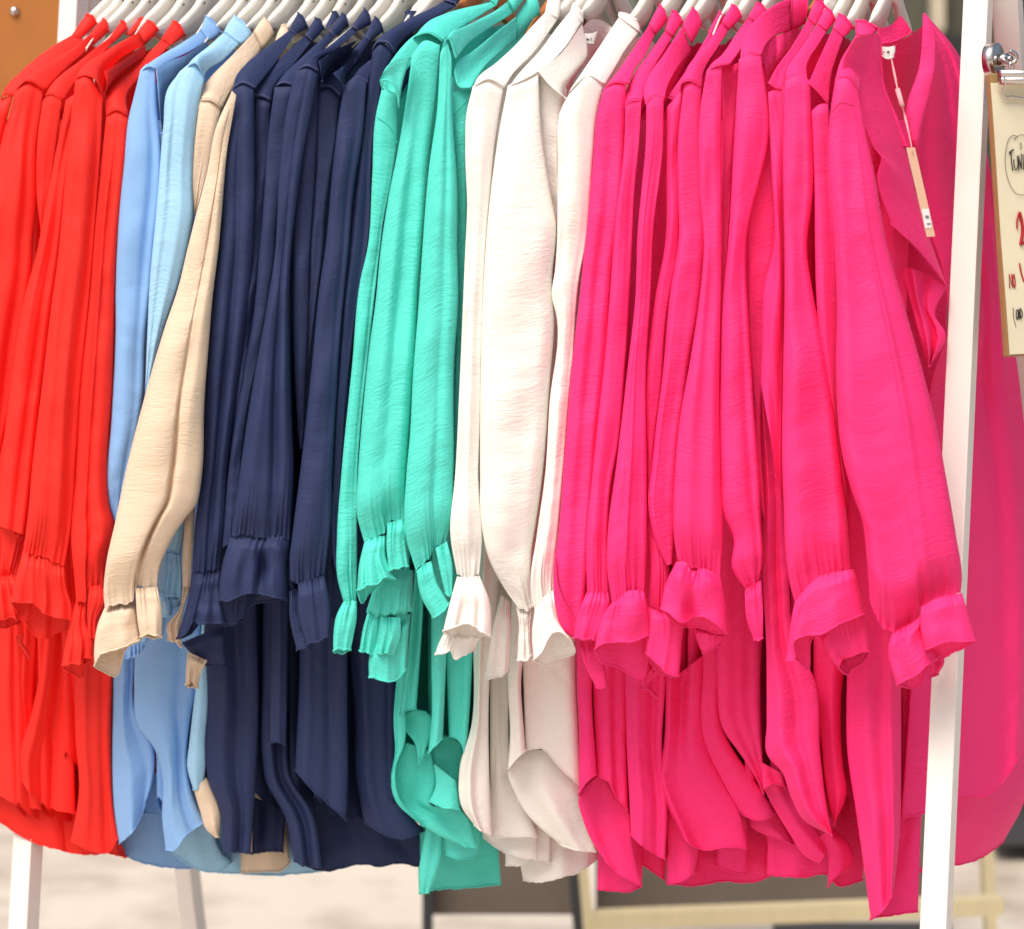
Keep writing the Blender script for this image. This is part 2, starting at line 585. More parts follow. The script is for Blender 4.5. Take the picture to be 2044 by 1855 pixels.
class Blouse:
    every = []

    def __init__(self, fab, label, hang):
        """hang: pixel of the near shoulder and of the collar"""
        hp = PX(hang)
        self.fab = fab
        self.sh, self.co = hp[0], hp[1]
        self.Y = float(near_y(self.sh[0]))
        root = P(self.co[0], self.co[1], self.Y + 0.14)
        self.root = empty('blouse', root, label, 'blouse', 'blouses hanging on the white rack')
        self.order = []
        self.pending, self.paths, self.tips = [], [], []
        Blouse.every.append(self)

    def m(self, name):
        mb = MB()
        self.order.append((name, mb))
        return mb

    def body_m(self):
        for n, mb in self.order:
            if n == 'body':
                return mb
        return self.m('body')

    def yoke(self, seam, top, bot, dz=None, far=0.11, cap=0.0152, stitch=True, name='yoke'):
        tp, bt = PX(top), PX(bot)
        self.paths.append(((tp[0] + bt[0]) / 2, (curve(tp, t=np.array([.5]))[0] + curve(bt, t=np.array([.5]))[0]) / 2, (tp[-1] + bt[-1]) / 2))
        self.pending.append((seam, tp, bt, dz, far, cap, stitch, name))

    def flush(self, dz0):
        """the yoke starts where the head of its sleeve is"""
        for seam, tp, bt, dz, far, cap, stitch, name in self.pending[:1]:
            d = dz0 if dz is None else dz
            V = tube(self.m(name), tp, bt, T=seam, dz=d, dzb=far, k=0.27, cap=cap, k0=1.0, fold_amp=0.4, nu=56, nv=44, hem=False,
                     base=self.Y, captop=True, uvswap=True)
            if stitch:
                self.m('stitching').tube(V[2, 0:29], 0.0006, 5, False)
        self.pending = self.pending[1:]

    def collar(self, q, dz=0.11, cap=0.009, name='collar'):
        q = PX(q)                       # D, C, T1, T2
        D, C, T1, T2 = q
        self.tips.append((T1 + T2) / 2)
        up = (T1 + T2) / 2 - (D + C) / 2
        H = np.array([T1, (T1 * 0.55 + T2 * 0.45) + up * 0.06, T2])
        V = tube(self.m(name), np.array([D, (D + T1) / 2 - (C - D) * 0.04, T1]), np.array([C, (C + T2) / 2 + (C - D) * 0.05, T2]), T=np.array([D, C]), H=H,
                 dz=dz, dzb=dz + 0.012, k=0.4, cap=cap, k0=1.0, fold_amp=0.4, nu=48, nv=20, base=self.Y)
        self.m('stitching').tube(V[1, 0:25], 0.0007, 5, False)

    def sleeve(self, L, R, T=None, H=None, dz=0.0, **kw):
        kw.setdefault('gather', 0.0024)
        kw.setdefault('close', 0.26)
        kw.setdefault('k0', 0.6)
        kw.setdefault('captop', True)
        L, R = PX(L), PX(R)
        H = PX(H) if H is not None else None
        if kw['close'] < 1:
            L[-1, 1] += 3; R[-1, 1] += 3
            if H is not None:
                H[:, 1] += 3
        T = PX(kw.pop('T')) if kw.get('T') is not None else (PX(T) if T is not None else None)
        kw.pop('T', None)
        if self.pending:
            L[0, 1] -= 4; R[0, 1] -= 4
            if T is not None:
                T = T.copy(); T[:, 1] -= 4
        self.flush(float(near_y(np.r_[L, R][:, 0].mean())) + dz - self.Y - 0.0004)
        return tube(self.m('sleeve'), L, R, T, H, dz=dz, hem=False, **kw)

    def cuff(self, L, R, T=None, H=None, HB=None, dz=0.0, **kw):
        kw.setdefault('gather_top', 0.0024)
        kw.setdefault('ruffle', 0.0025)
        kw.setdefault('k0', 0.38)
        kw.setdefault('nv', 34)
        return tube(self.m('cuff'), L, R, T, H, HB, dz=dz, **kw)

    def body(self, L, R, T=None, H=None, dz=0.06, **kw):
        L, R = PX(L), PX(R)
        if kw.pop('ext', True) and T is None and 930 < L[0, 1] < 1362:              # carry the cloth on up behind the sleeves
            y = 240.0
            L = np.vstack([[L[0, 0] + 20, y], L])
            R = np.vstack([[R[0, 0] + 20, y], R])
        elif T is None and L[0, 1] > 1500 and dz >= 0.12:
            L = np.vstack([[L[0, 0] + 4, L[0, 1] - 90], L])
            R = np.vstack([[R[0, 0] - 4, R[0, 1] - 90], R])
        return sheet(self.body_m(), L, R, T, H, dz=dz + 0.035, **kw)

    def front(self, L, R, T=None, H=None, dz=0.06, name='front_panel', **kw):
        return sheet(self.m(name), L, R, T, H, dz=dz, **kw)

    def core(self, hem_px=1560, near=0.12, thick=0.011, length=0.30):
        """the bag of the blouse itself, running back from the near side seam along the hanger"""
        rng = np.random.default_rng(int(RNG.integers(1 << 30)))
        Yn = self.Y + near
        N = P(self.sh[0] + 6, self.sh[1] + 40, Yn)
        K = P(self.co[0], self.co[1] + 30, self.Y + 0.2)
        zb = P(self.sh[0], hem_px, Yn)[2]
        ns, nv = 30, 30
        th = np.linspace(0, 2 * np.pi, 2 * ns, endpoint=False)
        s = (1 - np.cos(th)) / 2
        side = np.sin(th)
        zt = np.where(s < 0.42, N[2] + (K[2] - N[2]) * (s / 0.42), np.where(s > 0.58, K[2] + (N[2] - K[2]) * (s - 0.58) / 0.42, K[2]))
        zl = zb - 0.05 * np.sin(np.pi * s) ** 0.5
        v = np.linspace(0, 1, nv)
        Z = zt[None] * (1 - v)[:, None] + zl[None] * v[:, None]
        tk = thick * (0.35 + 0.65 * smooth01(v / 0.12))[:, None]
        off = np.sign(side)[None] * np.abs(side)[None] ** 0.6 * tk + 0.004 * np.sin(9 * s * 2 * np.pi + rng.uniform(0, 6))[None] * v[:, None] * np.abs(side)[None]
        V = N[None, None] + (s * length)[None, :, None] * DV + off[..., None] * NV
        V[..., 2] = Z
        UV = np.stack(np.broadcast_arrays((th / np.pi * length)[None], (v * 0.8)[:, None]), -1).copy()
        V = np.concatenate([V, V[:, :1]], 1)
        UV = np.concatenate([UV, UV[:, :1] + np.array([2 * length, 0])], 1)
        self.body_m().grid(V, UV, False)

    def done(self):
        sl, seen = None, set()
        while self.pending:
            self.flush(0.0)
        for nme, mb in self.order:
            mat = THREAD[self.fab] if nme == 'stitching' else FAB[self.fab]
            if nme == 'cuff':
                mb.build('cuff', mat, sl or self.root)
                continue
            n2 = 'sleeve_fold' if nme == 'sleeve' and 'sleeve' in seen else nme
            seen.add(nme)
            o = mb.build(n2, mat, self.root)
            if nme == 'sleeve':
                sl = o
        return self.root

# ------------------------------------------------------------------ the blouses, left to right
# ---- red
b = Blouse('red', 'bright red blouse, leftmost on the rack, mostly cut off by the photo edge', 'a1 20,690 545,160')
b.yoke('a1 0,690 20,650 90,650', 'a1 0,690 20,620 50,570 130,490 370,300 485,235', 'a1 110,655 230,560 470,390 560,270')
b.collar('a1 483,237 535,268 577,98 650,160')
b.sleeve('a1 -160,760 -300,1680', 'a1 90,650 20,900 0,1000 -40,1680 b1 -60,900', dz=.02)
b.body('a1 -200,900 b1 -200,800 c1 -200,900 d1 -200,700', 'b1 300,900 c1 250,1000 d1 220,300 300,880', H='d1 -200,860 0,880 100,903 300,885', dz=.10, wall=.2)
b.body('c1 -200,900 d1 -200,900', 'c1 300,1200 d1 400,700 440,1150', H='d1 -200,960 0,1000 100,1060 220,1115 345,1142 440,1152', dz=.125, wall=.2)
b.core(1600)
b.done()

b = Blouse('red', 'bright red blouse with a rounded stand collar, second from the left end', 'a1 180,600 660,190')
b.yoke('a1 100,620 170,557 300,612', 'a1 100,612 180,520 400,385 600,235', 'a1 300,612 430,480 622,308')
b.collar('a1 600,237 624,308 692,124 727,212')
b.sleeve('a1 100,625 60,780 -20,1050 -200,1680 b1 -300,900 c1 -300,400', 'a1 292,630 250,950 245,1400 b1 225,100 215,280 120,800 60,1250 0,1560 c1 -40,500', dz=.015, T='a1 100,618 172,556 292,612',
         folds=[(.62, .70, .10, .45), (.8, .85, .06, -.5), (.3, .4, .12, .3)])
b.sleeve('c1 -120,100 -60,400 -60,640', 'c1 200,0 180,300 90,650', H='c1 -60,660 20,690 90,660', dz=.012)
b.cuff('c1 -60,640 -100,800 -120,1000', 'c1 100,650 190,800 255,960', H='c1 -120,1010 0,1012 70,1025 150,1080 235,1095', HB='c1 -120,1170 20,1170 110,1130 160,1060 235,1080', dz=.01)
b.front('c1 100,1080 120,1150 175,1225', 'c1 165,1060 150,1110 190,1180 200,1225', dz=.03, wall=0, bulge=.004, name='loose_thread')
b.body('c1 180,1100 230,1500 d1 330,860 350,960 330,1120', 'c1 560,1100 d1 500,500 730,900 850,1195', H='d1 330,1125 400,1150 480,1170 620,1180 730,1172 850,1198', dz=.145, wall=.12)
b.core(1600)
b.done()

b = Blouse('red', 'bright red blouse, third from the left end, its yoke half covered by the next one', 'a1 350,670 790,210')
b.yoke('a1 300,650 340,645 420,690', 'a1 298,650 330,590 560,390 735,250', 'a1 420,690 500,560 640,400 757,290')
b.collar('a1 735,250 758,292 813,142 852,200')
b.collar('a1 838,235 882,245 933,130 975,150', dz=.14)
b.sleeve('a1 285,700 255,900 245,1300 265,1680 b1 220,300 150,800 70,1250 20,1600 c1 0,300', 'a1 420,670 430,720 390,900 350,1150 270,1680 b1 300,200 c1 200,0 165,450', T='a1 290,690 345,640 420,675', dz=.012, folds=[(.5, .55, .12, .4)], close=1)
b.body('c1 295,1080 285,1200 270,1300 200,1640 d1 205,225 140,340 130,390 140,480 163,590 150,680', 'c1 520,1050 d1 530,0 500,480 505,905', H='d1 150,690 200,770 350,870 500,903', dz=.095, wall=.08,
       folds=[(.25, .2, .12, .012), (.6, .55, .15, -.012)])
b.core(1500)
b.done()

b = Blouse('red', 'bright red blouse, fourth from the left, its sleeve in front with the widest flared cuff', 'a1 600,540 1000,200')
b.yoke('a1 508,545 560,522 620,535 690,690', 'a1 508,540 530,480 700,350 930,215', 'a1 695,690 700,540 800,400 972,302')
b.collar('a1 928,217 974,302 985,140 1062,205')
b.front('a1 700,480 715,560 700,640', 'a1 972,300 980,350 850,450 720,580', T='a1 700,480 800,420 972,300', dz=.05, dzu=.08, wall=.02)
b.sleeve('a1 505,560 475,800 440,1150 410,1512 b1 385,250 350,500 285,1050 210,1680 c1 180,350 160,460',
         'a1 690,680 700,760 672,1050 640,1450 b1 602,450 550,1000 512,1560 c1 492,200 470,400 435,590', T='a1 505,560 560,520 690,680', H='c1 163,465 200,520 300,540 370,580 433,595', dz=-.012,
         folds=[(.18, .3, .12, .3), (.48, .70, .12, .35), (.85, .92, .10, -.7)])
b.sleeve('a1 440,680 390,950 300,1400 250,1680 b1 160,500 60,1150 10,1600 c1 -20,330', 'a1 560,600 470,1000 425,1500 b1 365,450 290,1050 215,1680 c1 170,400', dz=.0, gather=0, close=1, folds=[(.3, .3, .12, .4), (.62, .62, .08, -.5), (.85, .85, .1, .3)])
b.cuff('c1 163,470 140,560 95,730 72,845', 'c1 433,590 452,760 482,880 482,972', T='c1 163,465 200,520 300,540 370,580 433,595', H='c1 72,850 200,858 270,890 295,930 380,945 480,972', HB='c1 80,860 180,1010 260,1090 330,1100 380,1050 440,1040 478,980', dz=-.014, rn=4)
b.body('c1 505,1150 d1 500,0 505,380 480,475 545,482 530,760 510,1000 478,1085', 'c1 755,1330 d1 757,0 745,500 765,900 795,1060', H='d1 478,1092 590,1150 720,1172 795,1065', dz=.075, wall=.07,
       folds=[(.3, .25, .12, .010), (.6, .7, .1, -.008)])
b.core(1500)
b.done()

b = Blouse('red', 'bright red blouse, rightmost of the reds, beside the cornflower blue one', 'a1 790,780 1190,190')
b.yoke('a1 712,790 780,752 862,790', 'a1 712,790 708,640 740,580 900,450 1083,268', 'a1 864,790 850,650 950,500 1138,308')
b.collar('a1 1080,267 1140,308 1160,138 1240,240')
b.sleeve('a1 712,800 700,900 660,1300 625,1680 b1 600,500 545,1000 505,1680 c1 490,0 478,450 500,700 510,830', 'a1 862,800 845,1050 790,1600 b1 780,0 772,400 752,1100 722,1560 c1 735,200 765,330 700,620 692,740', T='a1 712,800 780,755 862,800', H='c1 510,830 560,840 600,730 692,735', dz=-.004,
         folds=[(.15, .12, .10, -.3), (.45, .30, .1, .3), (.6, .45, .07, -.35), (.8, .8, .12, .4)])
b.cuff('c1 512,835 490,900 440,1120 415,1270', 'c1 585,830 590,1000 640,1100 640,1220', T='c1 512,835 585,830', H='c1 415,1275 470,1255 530,1240 560,1195 640,1170', HB='c1 415,1280 470,1330 550,1358 565,1280 640,1225', dz=-.004, rn=3)
b.cuff('c1 600,735 588,850 590,1080', 'c1 694,735 705,850 650,960 640,1095', T='c1 600,735 694,735', H='c1 590,1085 640,1090', dz=-.010, rn=2, ruffle=.001)
b.body('d1 622,600 640,680 700,800 735,1170', 'd1 745,600 765,900 795,1060 845,1195', dz=.11, wall=.05)
b.core(1500)
b.done()

# ---- blues
b = Blouse('blue', 'cornflower blue blouse, the deeper of the two blues, beside the last red one', 'a1 980,480 1420,180')
b.yoke('a1 942,492 990,455 1048,475', 'a1 940,490 965,455 1050,390 1200,300 1347,207', 'a1 1050,478 1120,425 1300,330 1387,272', stitch=False)
b.collar('a1 1345,207 1392,282 1380,108 1485,225')
b.front('a1 1045,470 1060,620 1085,900', 'a1 1390,275 1392,330 1250,470 1130,600 1110,750', T='a1 1045,470 1120,420 1250,365 1390,272', dz=.05, dzu=.08, wall=.02)
b.sleeve('a1 940,490 900,640 860,800 830,1100 800,1400 783,1680 b1 775,400 775,700 760,1050 740,1400 720,1600 c1 716,60 735,200 775,330', 'a1 1040,470 1050,700 1085,1050 1080,1230 1035,1680 b1 1005,500 975,800 962,1150 860,1680 c1 800,280',
         T='a1 940,490 990,450 1040,470', dz=.005, close=1, folds=[(.3, .35, .2, .2), (.72, .80, .10, -.35)])
b.sleeve('c1 850,1000 840,1180', 'c1 1120,900 1090,1080', dz=.05, gather=0)
b.cuff('c1 840,1100 835,1225', 'c1 985,1080 970,1140', H='c1 835,1228 900,1210 970,1140', dz=.03)
b.body('c1 760,1350 d1 757,200 752,500 768,900 798,1105', 'c1 905,1200 d1 905,200 920,310 1030,460 1047,570 1020,700 972,840', H='d1 798,1110 880,1040 935,950 972,845', dz=.085, wall=.06,
       folds=[(.3, .3, .15, .008), (.7, .7, .14, -.008)])
b.body('c1 905,1150 900,1400 d1 920,305 1035,470 1085,640 1088,950 1112,1145', 'c1 1340,1100 1315,1400 d1 1265,350 1250,560 1320,860 1372,960', H='d1 1112,1150 1150,1158 1250,1050 1372,962', dz=.07, wall=.06, folds=[(.5, .3, .2, .008), (.75, .75, .1, -.006)])
b.body('d1 930,500 965,700 960,900', 'd1 1100,560 1095,915', H='d1 960,905 1095,917', dz=.14, wall=.05)
b.body('d1 790,600 780,1125', 'd1 1320,700 1310,1270', H='d1 782,1135 850,1195 960,1240 1130,1272 1310,1272', dz=.19, wall=.1)
b.core(1590)
b.done()

b = Blouse('sky', 'pale sky blue blouse between the cornflower blue and the beige ones', 'a1 1290,470 1600,190')
b.yoke('a1 1240,470 1300,432 1372,550', 'a1 1238,470 1280,410 1400,310 1500,220', 'a1 1374,550 1375,500 1500,400 1612,292')
b.collar('a1 1500,218 1616,300 1570,106 1690,235')
b.sleeve('a1 1205,500 1130,585 1095,850 1062,1250 1040,1500 b1 1010,300 985,800 970,1150 c1 800,500', 'a1 1372,545 1335,700 1305,950 1292,1250 1300,1450 b1 1275,100 1200,400 1100,700 980,1150 c1 900,500',
         T='a1 1200,490 1280,440 1372,545', dz=-.004, close=1, folds=[(.30, .35, .08, -.35), (.15, .2, .1, .3), (.65, .65, .1, .3)])
b.sleeve('c1 1110,250 1130,450 1095,515', 'c1 1260,200 1240,350 1208,540', H='c1 1095,518 1150,510 1208,540', dz=.02, k0=.4)
b.cuff('c1 1095,515 1075,640 1053,785', 'c1 1208,535 1222,680 1216,820', H='c1 1053,792 1130,802 1216,824', dz=.012, rn=2, folds=[(.4, .35, .08, .5), (.5, .5, .05, -.6)])
b.cuff('c1 1070,800 1085,950', 'c1 1212,815 1205,860', H='c1 1085,960 1130,945 1205,862', dz=.03, rn=2)
b.body('c1 1320,1350 d1 1308,50 1290,250 1265,350 1270,430 1250,490 1255,590 1270,680 1297,745', 'c1 1395,1250 d1 1397,200 1380,400 1377,620 1352,735', H='d1 1297,750 1352,742', dz=.055, wall=.06)
b.body('d1 1130,900 1150,1160', 'd1 1420,980 1490,1170 1560,1230', H='d1 1150,1165 1260,1250 1370,1300 1462,1302 1555,1240', dz=.17, wall=.1)
b.body('d1 1440,1060 1460,1300', 'd1 2250,1100 2360,1230', H='d1 1460,1305 1610,1312 1870,1325 2060,1312 2240,1290 2400,1240', dz=.23, wall=.1)
b.core(1590)
b.done()

# ---- beige
b = Blouse('beige', 'beige blouse hanging behind the beige one with the sleeve swung forward', 'a1 1400,680 1800,190')
b.yoke('a1 1345,690 1410,688 1485,742', 'a1 1340,690 1350,590 1400,530 1560,370 1702,218', 'a1 1487,742 1550,610 1640,480 1755,332')
b.collar('a1 1700,216 1757,332 1768,118 1835,235')
b.sleeve('a1 1335,690 1300,1000 1290,1350 1300,1440', 'a1 1485,745 1450,900 1405,1100 1310,1440', T='a1 1345,720 1410,690 1485,745', dz=.004, close=1)
b.sleeve('c1 1240,280 1222,600 1226,740', 'c1 1308,215 1292,500 1276,740', dz=.0, gather=.001)
b.cuff('c1 1228,745 1200,900 1120,1000 1125,1100', 'c1 1278,745 1230,900 1215,1000 1220,1150', H='c1 1125,1108 1160,1110 1220,1150', dz=.0, rn=2)
b.cuff('c1 1258,1180 1248,1300 1243,1400', 'c1 1390,1240 1350,1320 1330,1420', H='c1 1243,1400 1290,1370 1330,1400', HB='c1 1243,1404 1280,1420 1330,1424', dz=.03, rn=2)
b.body('d1 1300,745 1340,880 1390,1020 1440,1060', 'd1 1385,660 1450,810 1477,900 1472,1062', dz=.06, wall=.04, bulge=.006)
b.body('d1 1612,1100 1615,1300', 'd1 1930,1100 1945,1230', H='d1 1615,1304 1770,1298 1900,1285 1945,1235', dz=.2, wall=.1)
b.core(1590)
b.done()

b = Blouse('beige', 'beige blouse whose wide sleeve swings forward across the two blue ones', 'a1 1560,690 1900,210')
b.yoke('a1 1545,640 1560,600 1600,620', 'a1 1545,640 1600,560 1700,420 1840,280', 'a1 1600,640 1650,560 1780,430 1930,290', dz=.02, stitch=False)
b.collar('a1 1845,275 1925,275 1885,175 1935,190')
b.sleeve('a1 1555,630 1450,850 1390,1150 1330,1380 1255,1680 b1 1200,400 1100,700 970,1150 850,1620 c1 825,20 770,320 710,600 695,800 705,880',
         'a1 1585,660 1525,1000 1490,1400 1465,1680 b1 1430,450 1400,800 1370,1200 1352,1680 c1 1310,200 1240,290 1130,470 1070,620 1053,740', H='c1 705,880 745,862 890,830 915,745 1053,740', dz=-.035, cap=.026,
         folds=[(.25, .35, .2, .25), (.62, .66, .035, -.55), (.85, .80, .08, .2)])
b.cuff('c1 703,880 655,1000 632,1150 632,1275', 'c1 905,840 920,950 945,1100', T='c1 703,880 740,860 905,840', H='c1 632,1280 670,1215 740,1175 850,1150 945,1108', HB='c1 632,1285 680,1320 762,1358 850,1170 945,1112', dz=-.042, rn=2, ruffle=.0015)
b.cuff('c1 908,755 912,850 925,1000 940,1080', 'c1 1055,742 1085,900 1086,1082', T='c1 908,755 1055,742', H='c1 940,1078 1010,1060 1086,1080', HB='c1 940,1110 1010,1100 1086,1084', dz=-.050, rn=2, ruffle=.001)
b.core(1560)
b.done()

# ---- navy
b = Blouse('navy', 'navy blouse, leftmost of the navies, next to the beige sleeve', 'a1 1620,600 2000,150')
b.yoke('a1 1563,612 1620,570 1702,605', 'a1 1562,610 1580,520 1650,430 1800,310 1940,205', 'a1 1704,605 1830,450 1980,225')
b.collar('a2 255,205 302,228 318,88 384,190')
b.sleeve('a1 1560,622 1530,800 1480,1300 1463,1680 b1 1420,500 1390,900 1370,1300 1355,1680 c1 1310,300 1288,620', 'a1 1702,612 1712,1000 1700,1680 b1 1650,700 1580,1200 1520,1680 c1 1500,400 1475,605', T='a1 1560,622 1620,575 1702,612', H='c1 1288,622 1350,640 1475,610', dz=-.008,
         folds=[(.2, .3, .14, .3), (.5, .55, .07, -.6), (.78, .8, .13, .35)])
b.cuff('c1 1290,630 1255,850 1185,1090', 'c1 1478,620 1490,800 1515,985', T='c1 1290,630 1350,640 1478,620', H='c1 1185,1095 1250,1060 1310,960 1330,1000 1410,990 1515,988', HB='c1 1185,1100 1280,1080 1330,1010 1515,1020', dz=-.01, rn=3)
b.cuff('c1 1215,1120 1270,1180 1380,1270', 'c1 1500,1000 1520,1280', H='c1 1380,1272 1520,1285', dz=.05, rn=1, ruffle=0, gather_top=0)
b.body('c1 1380,1230 d1 1397,100 1380,500 1400,700 1475,880 1492,1170', 'c1 1730,1200 d1 1735,0 1715,700 1680,1172', H='d1 1492,1175 1600,1165 1680,1172', dz=.06, wall=.08, folds=[(.3, .3, .15, .010), (.7, .6, .12, -.012)])
b.core(1570)
b.done()

b = Blouse('navy', 'navy blouse second from the left of the navies, its sleeve narrow in shadow', 'a2 80,680 400,200')
b.yoke('a2 20,660 80,662 135,692', 'a2 16,660 20,590 60,520 200,390 370,235', 'a2 137,692 150,610 280,440 412,280')
b.collar('a2 370,235 413,282 433,122 493,195')
b.sleeve('a2 40,680 20,1000 -10,1500 b2 -80,700 -150,1680', 'a2 135,695 120,1000 85,1500 b2 30,600 -60,1200', dz=.012, close=1, gather=0)
b.body('d1 1700,0 1700,600 1690,1172', 'd1 1990,0 1930,700 1900,1160', H='d1 1690,1175 1800,1165 1905,1172', dz=.15, wall=.12)
b.core(1580)
b.done()

b = Blouse('navy', 'navy blouse third from the left of the navies, just left of the ridged front sleeve', 'a2 210,585 580,190')
b.yoke('a2 163,595 205,570 277,582', 'a2 162,592 200,530 350,380 530,215', 'a2 279,582 400,430 562,252')
b.collar('a2 530,212 562,252 613,88 655,175')
b.collar('a2 490,215 540,180 548,82 592,115', dz=.14)
b.sleeve('a2 160,605 120,900 85,1400 60,1680 b2 20,600 -70,1100 -150,1680 c1 1490,480', 'a2 285,600 240,900 185,1400 165,1680 b2 90,700 -30,1300 -75,1680 c1 1600,450', dz=-.002, close=1)
b.cuff('c1 1500,650 1485,880 1510,1005', 'c1 1700,800 1650,900 1640,970', H='c1 1510,1010 1560,1000 1640,975', dz=.006, rn=2)
b.body('d2 78,0 75,500 100,680 150,800 228,920 230,1150 290,1222', 'd2 260,0 250,430 270,650 420,900 480,1270', H='d2 290,1225 350,1252 480,1280', dz=.085, wall=.08, folds=[(.7, .6, .15, -.012)])
b.body('d2 135,-100 130,200 128,432', 'd2 248,-100 245,200 240,445', H='d2 128,436 180,428 240,446', dz=.045, wall=.05)
b.core(1580)
b.done()

b = Blouse('navy', 'navy blouse with the broad front sleeve ending in a double-lobed cuff', 'a2 380,480 745,150')
b.yoke('a2 308,485 370,455 462,498', 'a2 306,482 360,430 500,330 680,180', 'a2 464,498 450,410 580,330 718,208')
b.collar('a2 680,180 720,208 763,58 808,165')
b.front('a2 455,410 470,480 480,545', 'a2 722,268 640,360 560,450 485,548', T='a2 455,410 560,340 722,268', dz=.02, dzu=.08, wall=.02, folds=[(.3, .3, .08, .006), (.6, .5, .08, -.006)])
b.sleeve('a2 300,490 240,750 190,1200 165,1680 b2 100,600 20,1050 -75,1680 c1 1595,0 1552,395', 'a2 462,500 380,900 305,1400 272,1680 b2 260,600 274,1200 290,1680 c1 1975,20 1945,430', T='a2 300,490 370,455 462,500', H='c1 1552,398 1640,388 1760,410 1850,390 1945,432', dz=-.016,
         folds=[(.2, .2, .12, .3), (.55, .62, .07, -.6), (.8, .82, .13, .35)])
b.cuff('c1 1545,410 1500,560 1475,700 1468,835', 'c1 1945,435 1925,600 1930,830', T='c1 1545,410 1640,390 1760,410 1850,390 1945,435', H='c1 1468,850 1530,852 1600,812 1750,800 1930,830', HB='c1 1480,850 1500,1010 1560,1005 1700,870 1920,840', dz=-.02, rn=2.5,
       folds=[(.25, .25, .12, .4), (.60, .60, .06, -1.1), (.8, .8, .1, .5)])
b.body('d2 330,-300 325,100 310,380 275,480 272,540 300,610', 'd2 652,-300 650,300 655,600 642,945', H='d2 300,612 400,730 520,840 642,948', dz=.055, wall=.09, folds=[(.2, .2, .14, .010), (.6, .7, .12, -.008)])
b.core(1590)
b.done()

b = Blouse('navy', 'navy blouse in the middle of the navies with a puckered shiny yoke lining', 'a2 520,600 820,190')
b.yoke('a2 458,605 520,594 592,655', 'a2 456,600 550,480 660,370 768,240', 'a2 594,655 640,580 720,400 803,278')
b.collar('a2 765,240 803,280 833,112 888,210')
b.front('a2 550,495 600,545 628,580', 'a2 805,350 720,450 640,585', T='a2 550,495 660,420 805,350', dz=.02, dzu=.08, wall=.02, folds=[(.3, .3, .07, .006), (.6, .5, .07, -.006)])
b.sleeve('a2 330,560 310,1000 290,1600 b2 285,600 300,1100 330,1500', 'a2 455,560 445,1000 402,1680 b2 396,400 378,900 345,1500', dz=.004, close=1, gather=0)
b.sleeve('a2 450,610 440,1000 425,1400 400,1680 b2 395,300 350,1000 310,1400', 'a2 596,655 560,1000 505,1450 490,1680 b2 460,400 390,900 340,1300', T='a2 450,610 520,596 596,655', dz=.01, close=1, gather=0)
b.body('d2 660,-200 700,300 700,600 740,900 760,960', 'd2 960,-200 965,480 1050,880 1150,990 1165,1020', H='d2 760,965 900,1050 1000,1080 1165,1025', dz=.10, wall=.1)
b.body('d2 230,900 290,1222', 'd2 1100,950 1225,1215', H='d2 290,1226 340,1252 400,1270 480,1292 550,1290 640,1270 700,1250 780,1248 870,1270 940,1250 1000,1240 1060,1248 1110,1262 1225,1220', dz=.17, wall=.15)
b.core(1590)
b.done()

b = Blouse('navy', 'navy blouse with the slim sleeve just left of the turquoise ones, cuff seam twisted open', 'a2 700,570 1060,90')
b.yoke('a2 632,590 700,540 782,572', 'a2 630,585 690,500 800,410 1030,160', 'a2 784,572 800,500 900,380 1080,170', dz=.01)
b.collar('a2 1020,180 1060,180 1040,85 1110,82', dz=.13)
b.sleeve('a2 628,595 590,800 555,1100 500,1680 b2 465,400 420,850 390,1150 330,1680 c2 280,400 262,560 268,700', 'a2 778,575 752,900 690,1300 660,1680 b2 615,600 580,1100 548,1680 c2 540,300 500,640', T='a2 628,595 700,540 778,575', H='c2 268,705 350,715 420,690 500,645', dz=-.014,
         folds=[(.3, .3, .2, .25), (.8, .8, .1, -.3)])
b.sleeve('c2 240,440 230,560 262,765', 'c2 275,480 262,600 300,760', dz=-.002, gather=0)
b.cuff('c2 258,775 262,950 310,1172', 'c2 310,760 340,950 385,1140', H='c2 310,1176 345,1160 385,1142', dz=-.012, rn=1, ruffle=.0005)
b.cuff('c2 318,720 318,900 375,1130', 'c2 496,670 530,850 526,1075', T='c2 318,720 420,690 496,670', H='c2 375,1148 450,1120 526,1080', dz=-.022, rn=2, ruffle=.001)
b.core(1590)
b.done()

b = Blouse('navy', 'navy blouse, rightmost of the navies, its high collar cut by the top of the photo', 'a2 890,330 1340,10')
b.yoke('a2 815,360 850,302 905,302 957,372', 'a2 813,355 830,300 870,265 1000,170 1150,90 1298,10', 'a2 959,375 1000,300 1150,180 1385,40')
b.collar('a2 1296,5 1388,30 1290,-110 1420,-60')
b.sleeve('a2 818,350 790,600 730,1000 690,1400 655,1680 b2 615,600 575,1100 550,1680 c2 530,300 560,600', 'a2 957,378 880,600 835,850 785,1680 b2 710,600 640,1200 605,1680 c2 592,400 600,700', T='a2 818,350 870,300 957,378', dz=.0, close=1, gather=0, folds=[(.25, .3, .15, .3), (.75, .75, .14, -.4)])
b.cuff('c2 530,560 540,700 540,940', 'c2 590,540 625,850 640,980', dz=.02, rn=1)
b.core(1590)
b.done()

